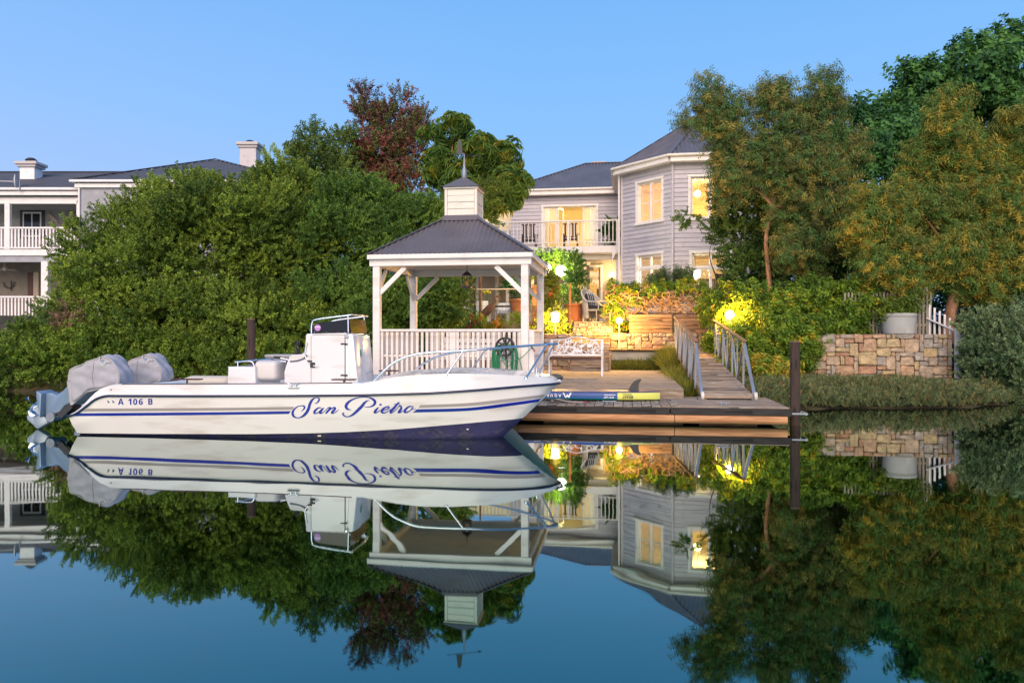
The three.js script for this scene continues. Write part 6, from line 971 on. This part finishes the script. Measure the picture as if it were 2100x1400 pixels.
tree('dark_shrub', 'dark leafy shrub climbing the right side of the bay', 'shrub', 1470, 25, [[1470, 560]], .06, bark, [[1512, 495, 40, 60, 24.4, .8], [1468, 470, 14, 22, 24.4, .4], [1530, 560, 42, 38, 24.2, .8], [1418, 440, 22, 8, 24.4, .25], [1540, 440, 60, 60, 24.6, 1], [1508, 410, 32, 50, 24.6, .7], [1600, 480, 65, 70, 24.6, 1], [1680, 530, 75, 50, 24.6, .9]], (t, b) => leafage(t, 'crown', S_small, G_dark, b, { per: 15, clump: .3, cover: 2.6, gap: .3, seed: 22, tintA: [.6, .8, .7], tintB: [1.6, 1.5, 1.1] }), 3);
tree('willowy_tree', 'golden narrow leaved tree leaning over the pale planter', 'tree', 1942, 19.6, [[1950, 640], [1968, 580], [1990, 530]], .19, barkRed, [[1900, 440, 48, 42, 20.2, .6], [1960, 420, 46, 44, 20.6, .6], [1940, 520, 48, 42, 19.8, .6], [2010, 490, 46, 44, 20.2, .6], [1985, 330, 42, 40, 21, .6], [1935, 285, 34, 48, 21, .5], [1830, 480, 46, 40, 20, .6], [1860, 400, 46, 40, 20.6, .6], [2040, 580, 48, 40, 19.6, .6], [1800, 430, 40, 42, 20.2, .5], [1775, 485, 34, 46, 20, .5], [1880, 535, 42, 38, 19.6, .5], [1800, 545, 38, 46, 19.5, .5], [2030, 400, 48, 50, 20.8, .6], [2075, 470, 46, 55, 20.2, .6], [2090, 605, 46, 46, 19.4, .6], [1900, 345, 40, 36, 21, .5], [1942, 215, 20, 48, 21.2, .35], [2085, 295, 28, 58, 21, .5], [1850, 590, 30, 26, 19.4, .4], [2000, 570, 34, 28, 19.6, .4], [2130, 530, 50, 80, 20, .7]], (t, b) => leafage(t, 'crown', S_narrow, G_olive2, b, { ...olive, per: 19, clump: .27, rad0: .6, amp: .6, gap: .8, lump: .7, seed: 23, tintA: [.42, .58, .7], tintB: [1.3, 1.2, .9], tintC: [.34, .72, .8, .48] }), 9);
tree('broadleaf_tree', 'tall deep green tree at the top right corner', 'tree', 2010, 35, [[2010, 560], [2010, 380]], .3, bark, [[2010, 160, 95, 75, 35, 2], [1900, 255, 75, 65, 35, 1.8], [2070, 260, 85, 105, 34.6, 2], [1960, 350, 85, 75, 34.6, 1.8], [2090, 420, 60, 110, 34, 1.6], [1845, 255, 55, 60, 35, 1.2], [1905, 200, 70, 70, 35, 1.4], [1835, 270, 34, 40, 35, .9], [2090, 110, 50, 45, 35, 1.2], [1790, 240, 18, 25, 35, .5]], (t, b) => leafage(t, 'crown', S_broad, G_deep, b, { per: 14, clump: .55, cover: 2.6, up: .5, seed: 24, scale: [1.3, 2.1], tintA: [.5, .6, .6], tintB: [1.9, 1.5, 1.1] }), 6);
tree('broadleaf_tree', 'dark rounded tree filling the gap behind the two willowy trees', 'tree', 1790, 30, [[1790, 560], [1790, 420]], .2, bark, [[1755, 285, 75, 75, 30, 1.4], [1815, 300, 70, 70, 30, 1.4], [1800, 400, 80, 80, 30, 1.6], [1720, 480, 80, 80, 29, 1.5], [1840, 500, 80, 90, 28, 1.5], [1950, 460, 90, 100, 28, 1.5], [2040, 480, 90, 110, 28, 1.5], [1740, 245, 28, 22, 30, .6]], (t, b) => leafage(t, 'crown', S_broad, G_deep, b, { per: 13, clump: .5, cover: 2.6, seed: 25, scale: [1.2, 1.9], tintA: [.5, .6, .6], tintB: [1.5, 1.3, 1.1] }), 4);
tree('hedge', 'dark hedge in the shade beneath the willowy trees', 'hedge', 1640, 26, [[1640, 560]], .06, bark, [[1540, 560, 60, 50, 25.4, .9], [1650, 550, 85, 60, 26, 1], [1780, 550, 90, 60, 26, 1], [1910, 570, 80, 60, 25, 1], [2030, 590, 90, 70, 24, 1.1], [1965, 640, 80, 50, 23.4, 1], [2060, 650, 70, 45, 23.4, 1], [1860, 620, 70, 45, 24, .9]], (t, b) => leafage(t, 'crown', S_broad, G_deep, b, { per: 13, clump: .42, cover: 2.6, seed: 26, tintA: [.4, .5, .5], tintB: [1.1, 1.1, 1] }), 1);
// ---- right bank ----
tree('sage_bush', 'pale sage green bush at the right water edge', 'shrub', 2035, 17.4, [[2035, 770]], .05, bark, [[2060, 705, 75, 75, 17.6, 1], [2025, 745, 42, 55, 17.2, .6], [2100, 750, 60, 65, 17.0, .8], [2110, 670, 55, 60, 18.2, .9], [2000, 700, 30, 45, 18, .5]], (t, b) => leafage(t, 'crown', S_sage, G_sage, b, { per: 16, clump: .24, cover: 2.4, seed: 31, minY: .12, scale: [.8, 1.3], tintA: [.45, .6, .5], tintB: [1.45, 1.35, 1.3] }), 1);
{ // ivy over the bank and the fence
  const t = thing('ivy_hedge', 'thick green creeper hedge spilling over the bank beside the gangway', 'hedge', P(5.2, 8.4, 1.2)), r = rng(333), bl = [];
  const add = (u, v, y, a, b, c) => { const p = P(u, v, y); bl.push([p.x, p.y, p.z, a, b, c]); };
  add(4.6, 8.7, 2.15, .6, .6, .5); add(5.3, 8.5, 2.2, .7, .55, .5); add(6.1, 8.4, 2.2, .7, .55, .5); add(6.9, 8.3, 2.2, .7, .5, .45); add(7.6, 8.0, 2.0, .45, .65, .4); add(7.3, 7.75, 1.75, .4, .3, .25); add(5.0, 7.9, 1.4, .7, .6, .6); add(5.8, 7.5, 1.45, .7, .55, .5); add(6.5, 7.5, 1.55, .5, .28, .3); add(5.1, 7.1, .8, .6, .55, .5); add(5.7, 6.95, .75, .35, .55, .25); add(4.5, 8.6, 1.2, .45, .6, .5); add(6.3, 7.1, 1.35, .35, .22, .16); add(4.4, 9.6, 1.9, .4, .5, .4);
  leafage(t, 'foliage', S_ivy, G_ivy, bl, { per: 16, clump: .24, cover: 3.4, gap: .3, seed: 32, out: 1, up: -.1, burst: .7, minY: .3, scale: [.8, 1.3], tintA: [.45, .55, .5], tintB: [1.45, 1.3, 1.1], tintC: [2.6, 1.2, .6, .95] });
  for (let k = 0; k < 9; k++) { const u = 4.4 + k * .38; limb(t, 'stem', [P(u, 8.3, .7), P(u + .1, 8.4, 1.4), P(u - .1 + r() * .3, 8.3, 2.2)].map(p => p.sub(t.position)), .02, .008, twig, 8); }
}
{ // leaf litter bank and dry stems by the gangway
  const t = thing('bank_creeper', 'sparse brown and green creeper on the slope right of the gangway', 'creeper', P(4.6, 5.5, .3)), bl = []; for (const [u, v, y, a, b, c] of [[4.5, 6.6, .55, .35, .4, .6], [4.75, 5.6, .42, .4, .3, .7], [5.1, 6.2, .5, .5, .4, .6], [4.5, 7.6, .8, .3, .4, .5]]) { const p = P(u, v, y); bl.push([p.x, p.y, p.z, a, b, c]); }
  leafage(t, 'foliage', S_ivy, G_ivy, bl, { per: 9, clump: .24, cover: 2.4, seed: 33, minY: .12, tintA: [.6, .6, .5], tintB: [1.3, 1.1, 1], tintC: [2.8, 1.3, 1.4, .5] });
}
function scatter(name, label, category, geos, m, n, seed, place, A, Bc, s0, s1, lean = .4, tc) {
  const r = rng(seed), items = []; for (let i = 0; i < n; i++) { const p = place(r); if (!p) continue; const d = V((r() - .5) * 2 * lean, 1, (r() - .5) * 2 * lean).normalize(); items.push([p, d, s0 + r() * (s1 - s0), r(), r()]); }
  const g = new THREE.Group(); g.name = numbered(name); scene.add(g); tag(g, label, category, null, 'stuff'); plantAll(g, name + '_plants', geos, m, items, A, Bc, r, V(0, 0, 0), tc); return g;
}
scatter('ground_cover', 'grey green succulent ground cover on the bank below the stone wall', 'ground cover', S_succ, G_cover, 19000, 41, r => { const u = 4.3 + r() * 6.6, v = 2.7 + r() * 4.5; const h = land(u, v); if (h < -.05 || (u < 5.6 && v > 6.2)) return null; const mound = .16 * vnoise(u * 2.2, v * 2.2, 64, 64, 3); return P(u, v, Math.max(.02, h) + r() * (.05 + mound * 1.9 * (1 - ss(4.8, 6.4, v)))); }, [.5, .6, .55], [1.5, 1.4, 1.25], .45, 1.3, .9, [1.7, 1.0, .9, .9]);
scatter('marsh_grass', 'tufts of dry green grass between the deck and the gangway', 'grass', S_grass, G_grass, 2000, 42, r => { const a = r() < .62; const u = a ? 1.5 + r() * 1.7 : 2.88 + r() * .4, v = a ? 9.45 - r() * .9 + (a && r() < .5 ? .35 : 0) : 2.9 + r() * 6.4; const h = Math.max(.02, land(u, v)); if (a && v < 9.46 && u < 2.86) return P(u, 9.44 + r() * .3, Math.max(.05, land(u, 9.6))); return P(u, v, h); }, [.4, .6, .6], [2.4, 1.8, 1], .4, 1.3, .7);
scatter('bank_grass', 'rough grass and leaf litter along the left water edge', 'grass', S_grass, G_grass, 1500, 43, r => { const u = -16 + r() * 12.4, v = 5.1 + r() * 1.6; return P(u, v, Math.max(0, land(u, v))); }, [.35, .4, .4], [.9, .9, .8], .5, .9, .6);
// ---- dried vine over the fence by the house ----
{
  const t = thing('dry_vine', 'tangled dry vine with a green top spilling over the fence', 'vine', P(2.6, 11.3, 1.5), -TH), r = rng(401), vm = [M(.36, .22, .12, .9), M(.46, .30, .18, .9), M(.28, .17, .10, .9)];
  for (let k = 0; k < 280; k++) { const x = -1.15 + r() * 2.5, y = .55 + r() * .7, pts = [V(x, y, r() * .4 - .1)]; for (let j = 0; j < 4; j++) { const l = pts[j]; pts.push(V(l.x + (r() - .5) * .55, Math.max(.42, Math.min(1.45, l.y + (r() - .55) * .4)), l.z + (r() - .45) * .22)); } part(t, 'tendril', tube(pts, .005 + r() * .008, 16, 4), vm[k % 3]); }
  const bl = []; for (let k = 0; k < 9; k++) bl.push([0, 0, 0, .3, .2, .3]); bl.forEach((b, k) => { const p = P(1.5 + k * .31, 11.35, 2.68 + .06 * Math.sin(k * 2) + (k > 5 ? .08 : 0)); b[0] = p.x; b[1] = p.y; b[2] = p.z; }); for (const [u, y] of [[1.5, 2.5], [1.42, 2.1], [1.62, 1.85], [3.9, 2.3], [4.05, 2.0]]) { const p = P(u, 11.2, y); bl.push([p.x, p.y, p.z, .18, .28, .2]); }
  const f = new THREE.Group(); f.name = 'foliage_mass'; const t2 = thing('vine_foliage', 'green and yellow leaves crowning the dry vine fence', 'creeper', P(2.6, 11.3, 2.6)); leafage(t2, 'foliage', S_ivy, G_ivy, bl, { per: 9, clump: .16, cover: 1.3, seed: 51, tintA: [.6, .7, .5], tintB: [1.5, 1.3, 1], tintC: [3, 1.4, .6, .85], scale: [.7, 1.1] });
  const rl = sub(t, 'fence_frame'); for (const x of [-1.1, .3, 1.5]) part(rl, 'fence_post', cb(.07, 1.6, .07, .006), woodBrown[2], [x, .75, -.15]); for (const y of [.6, 1.4]) part(rl, 'fence_rail', cb(2.7, .05, .05, .005), woodBrown[2], [.2, y, -.16]);
}
tree('purple_shrub', 'dark purple green shrub in front of the lower bay window', 'shrub', 1375, 25, [[1375, 610]], .04, bark, [[1375, 575, 28, 18, 25, .5], [1400, 590, 26, 14, 25, .4], [1350, 590, 20, 14, 25, .4]], (t, b) => leafage(t, 'crown', S_narrow, G_dark, b, { per: 12, clump: .2, cover: 1.6, seed: 52, up: .9, tintA: [.8, .7, 1.2], tintB: [1.6, 1.4, 1.6] }), 1);
// ---- creeper on the pergola and lamp lit climbers ----
{
  const t = thing('pergola_creeper', 'green creeper heaped over the pergola beside the lamps', 'creeper', P(-1, 15.6, 4.3)), bl = []; for (const [u, v, y, a, b, c] of [[-1.25, 15.4, 4.1, .32, .16, .35], [-.8, 15.4, 4.12, .38, .2, .4], [-.42, 15.4, 3.98, .26, .22, .3], [-.15, 15.3, 3.5, .14, .32, .16], [-.12, 15.3, 2.9, .12, .4, .14], [-.8, 16.6, 4.12, .6, .18, .4]]) { const p = P(u, v, y); bl.push([p.x, p.y, p.z, a, b, c]); }
  leafage(t, 'foliage', S_small, G_ivy, bl, { per: 14, clump: .24, cover: 2.6, seed: 53, up: .2, scale: [.8, 1.3], tintA: [.5, .65, .6], tintB: [1.2, 1.2, 1.1] });
  const w = thing('flowering_climber', 'lamp lit yellow green climber with orange blooms by the gazebo post', 'climber', P(-.8, 12.2, 2)), b2 = []; for (const [u, v, y, a, b, c] of [[-.85, 12.4, 3.2, .38, .4, .3], [-.6, 12.4, 2.7, .32, .4, .3], [-.75, 12.3, 2.2, .25, .3, .25]]) { const p = P(u, v, y); b2.push([p.x, p.y, p.z, a, b, c]); } leafage(w, 'foliage', S_ivy, G_lime, b2, { per: 9, clump: .2, cover: 2, seed: 54, scale: [.7, 1.1], tintA: [.6, .6, .6], tintB: [1.1, 1, 1], tintC: [3, .5, .6, .94] }); for (let k = 0; k < 5; k++) limb(w, 'stem', [P(-.9 + k * .14, 12.2, 1.8), P(-.85 + k * .1, 12.3, 2.5), P(-1 + k * .2, 12.4, 3.4)].map(p => p.sub(w.position)), .018, .006, twig, 8);
  const y = thing('lamp_shrub', 'yellow lit low shrub behind the square garden lantern', 'shrub', P(-.25, 10.3, 1.45)), b3 = []; for (const [u, v, q, a, b, c] of [[-.55, 10.25, 1.75, .3, .3, .25], [-.1, 10.3, 1.7, .3, .28, .25], [-.3, 10.5, 2.0, .3, .25, .25]]) { const p = P(u, v, q); b3.push([p.x, p.y, p.z, a, b, c]); } leafage(y, 'foliage', S_small, G_lime, b3, { per: 11, clump: .2, cover: 2.4, seed: 55, scale: [.5, .8], tintA: [.7, .8, .7], tintB: [1.2, 1.1, 1] });
}
// ---- garden bed and potted plants ----
function potted(name, label, geos, m, u, v, y, bl, o) { const t = thing(name, label, 'plant', P(u, v, y)); leafage(t, 'foliage', geos, m, bl.map(([du, dv, dy, a, b, c]) => { const p = P(u + du, v + dv, y + dy); return [p.x, p.y, p.z, a, b, c]; }), o); limb(t, 'stem', [V(0, -.02, 0), V(.02, .2, 0), V(0, bl[0][2], 0)], .02, .01, twig, 8); return t; }
potted('potted_tree', 'tall dark leafy plant in the big terracotta pot', S_small, G_dark, .1, 13.3, 2.42, [[0, 0, .7, .2, .6, .2], [-.05, 0, 1.3, .18, .35, .18], [.02, 0, .25, .28, .22, .26]], { per: 12, clump: .2, cover: 2.4, seed: 61, tintA: [.6, .9, .7], tintB: [1.6, 1.7, 1.2] });
potted('potted_grass', 'spiky green plant in the terracotta pot behind the gazebo corner', S_fern, G_deep, -1.95, 14.3, 2.64, [[0, 0, .3, .15, .3, .15]], { per: 6, clump: .16, cover: 1.2, seed: 62, up: 1.5, scale: [.8, 1.2] });
potted('planter_plant', 'bright green leafy plant growing in the pale planter', S_ivy, G_lime, 8.3, 7.42, 1.9, [[-.08, 0, .16, .34, .18, .25], [.15, 0, .1, .2, .14, .2]], { per: 12, clump: .17, cover: 1.6, seed: 63, scale: [.7, 1.1], tintA: [.5, .6, .5], tintB: [1.1, 1.1, 1] });
potted('balcony_palm', 'small spiky palm standing at the right end of the balcony', S_fern, G_deep, 1.0, 21.4, 5.5, [[0, 0, .45, .2, .35, .2]], { per: 8, clump: .2, cover: 1.3, seed: 64, up: 1, scale: [.9, 1.3] });
pot('balcony_pot', 'pale pot holding the small palm on the balcony', P(1.0, 21.4, 5.24), .2, .16, .36, tinClay);
for (const [u, v, y, m, geos, tc, label, nm] of [[-3.3, 10.9, 1.6, G_grass, S_succ, [.6, 1, 1.4, .8], 'grey green bedding plant at the left of the garden bed', 'bedding_plant'], [-2.75, 10.8, 1.6, G_shrub, S_small, [3, .5, 1.5, .85], 'pink flowering bedding plant below the heron sculpture', 'bedding_plant'], [-2.2, 10.75, 1.6, G_lime, S_ivy, [3, 1, .5, .7], 'yellow and orange bedding plant behind the gazebo railing', 'bedding_plant'], [-1.6, 10.8, 1.6, G_ivy, S_grass, null, 'grassy bedding plant beside the gazebo corner post', 'bedding_plant'], [-3.8, 10.9, 1.7, G_shrub, S_small, [1.6, 1.4, .6, .8], 'leafy bedding plant at the foot of the big green shrub', 'bedding_plant']]) potted(nm, label, geos, m, u, v, y, [[0, 0, .15, .34, .2, .25], [.2, .1, .12, .2, .16, .2]], { per: 9, clump: .17, cover: 1.6, seed: 70 + Math.round(u * 10), scale: [.6, 1.0], tintA: [.6, .7, .6], tintB: [1.4, 1.3, 1.1], tintC: tc || undefined });
for (const [u, label] of [[.1, 'lime green tuft at the left of the stone steps'], [1.42, 'lime green tuft at the right of the stone steps']]) potted('step_plant', label, S_grass, G_lime, u, 11.2, 1.62, [[0, 0, .05, .16, .1, .14]], { per: 5, clump: .12, cover: 1.2, seed: 80 + Math.round(u * 9), scale: [.4, .7] });

renderer.render(scene, camera);
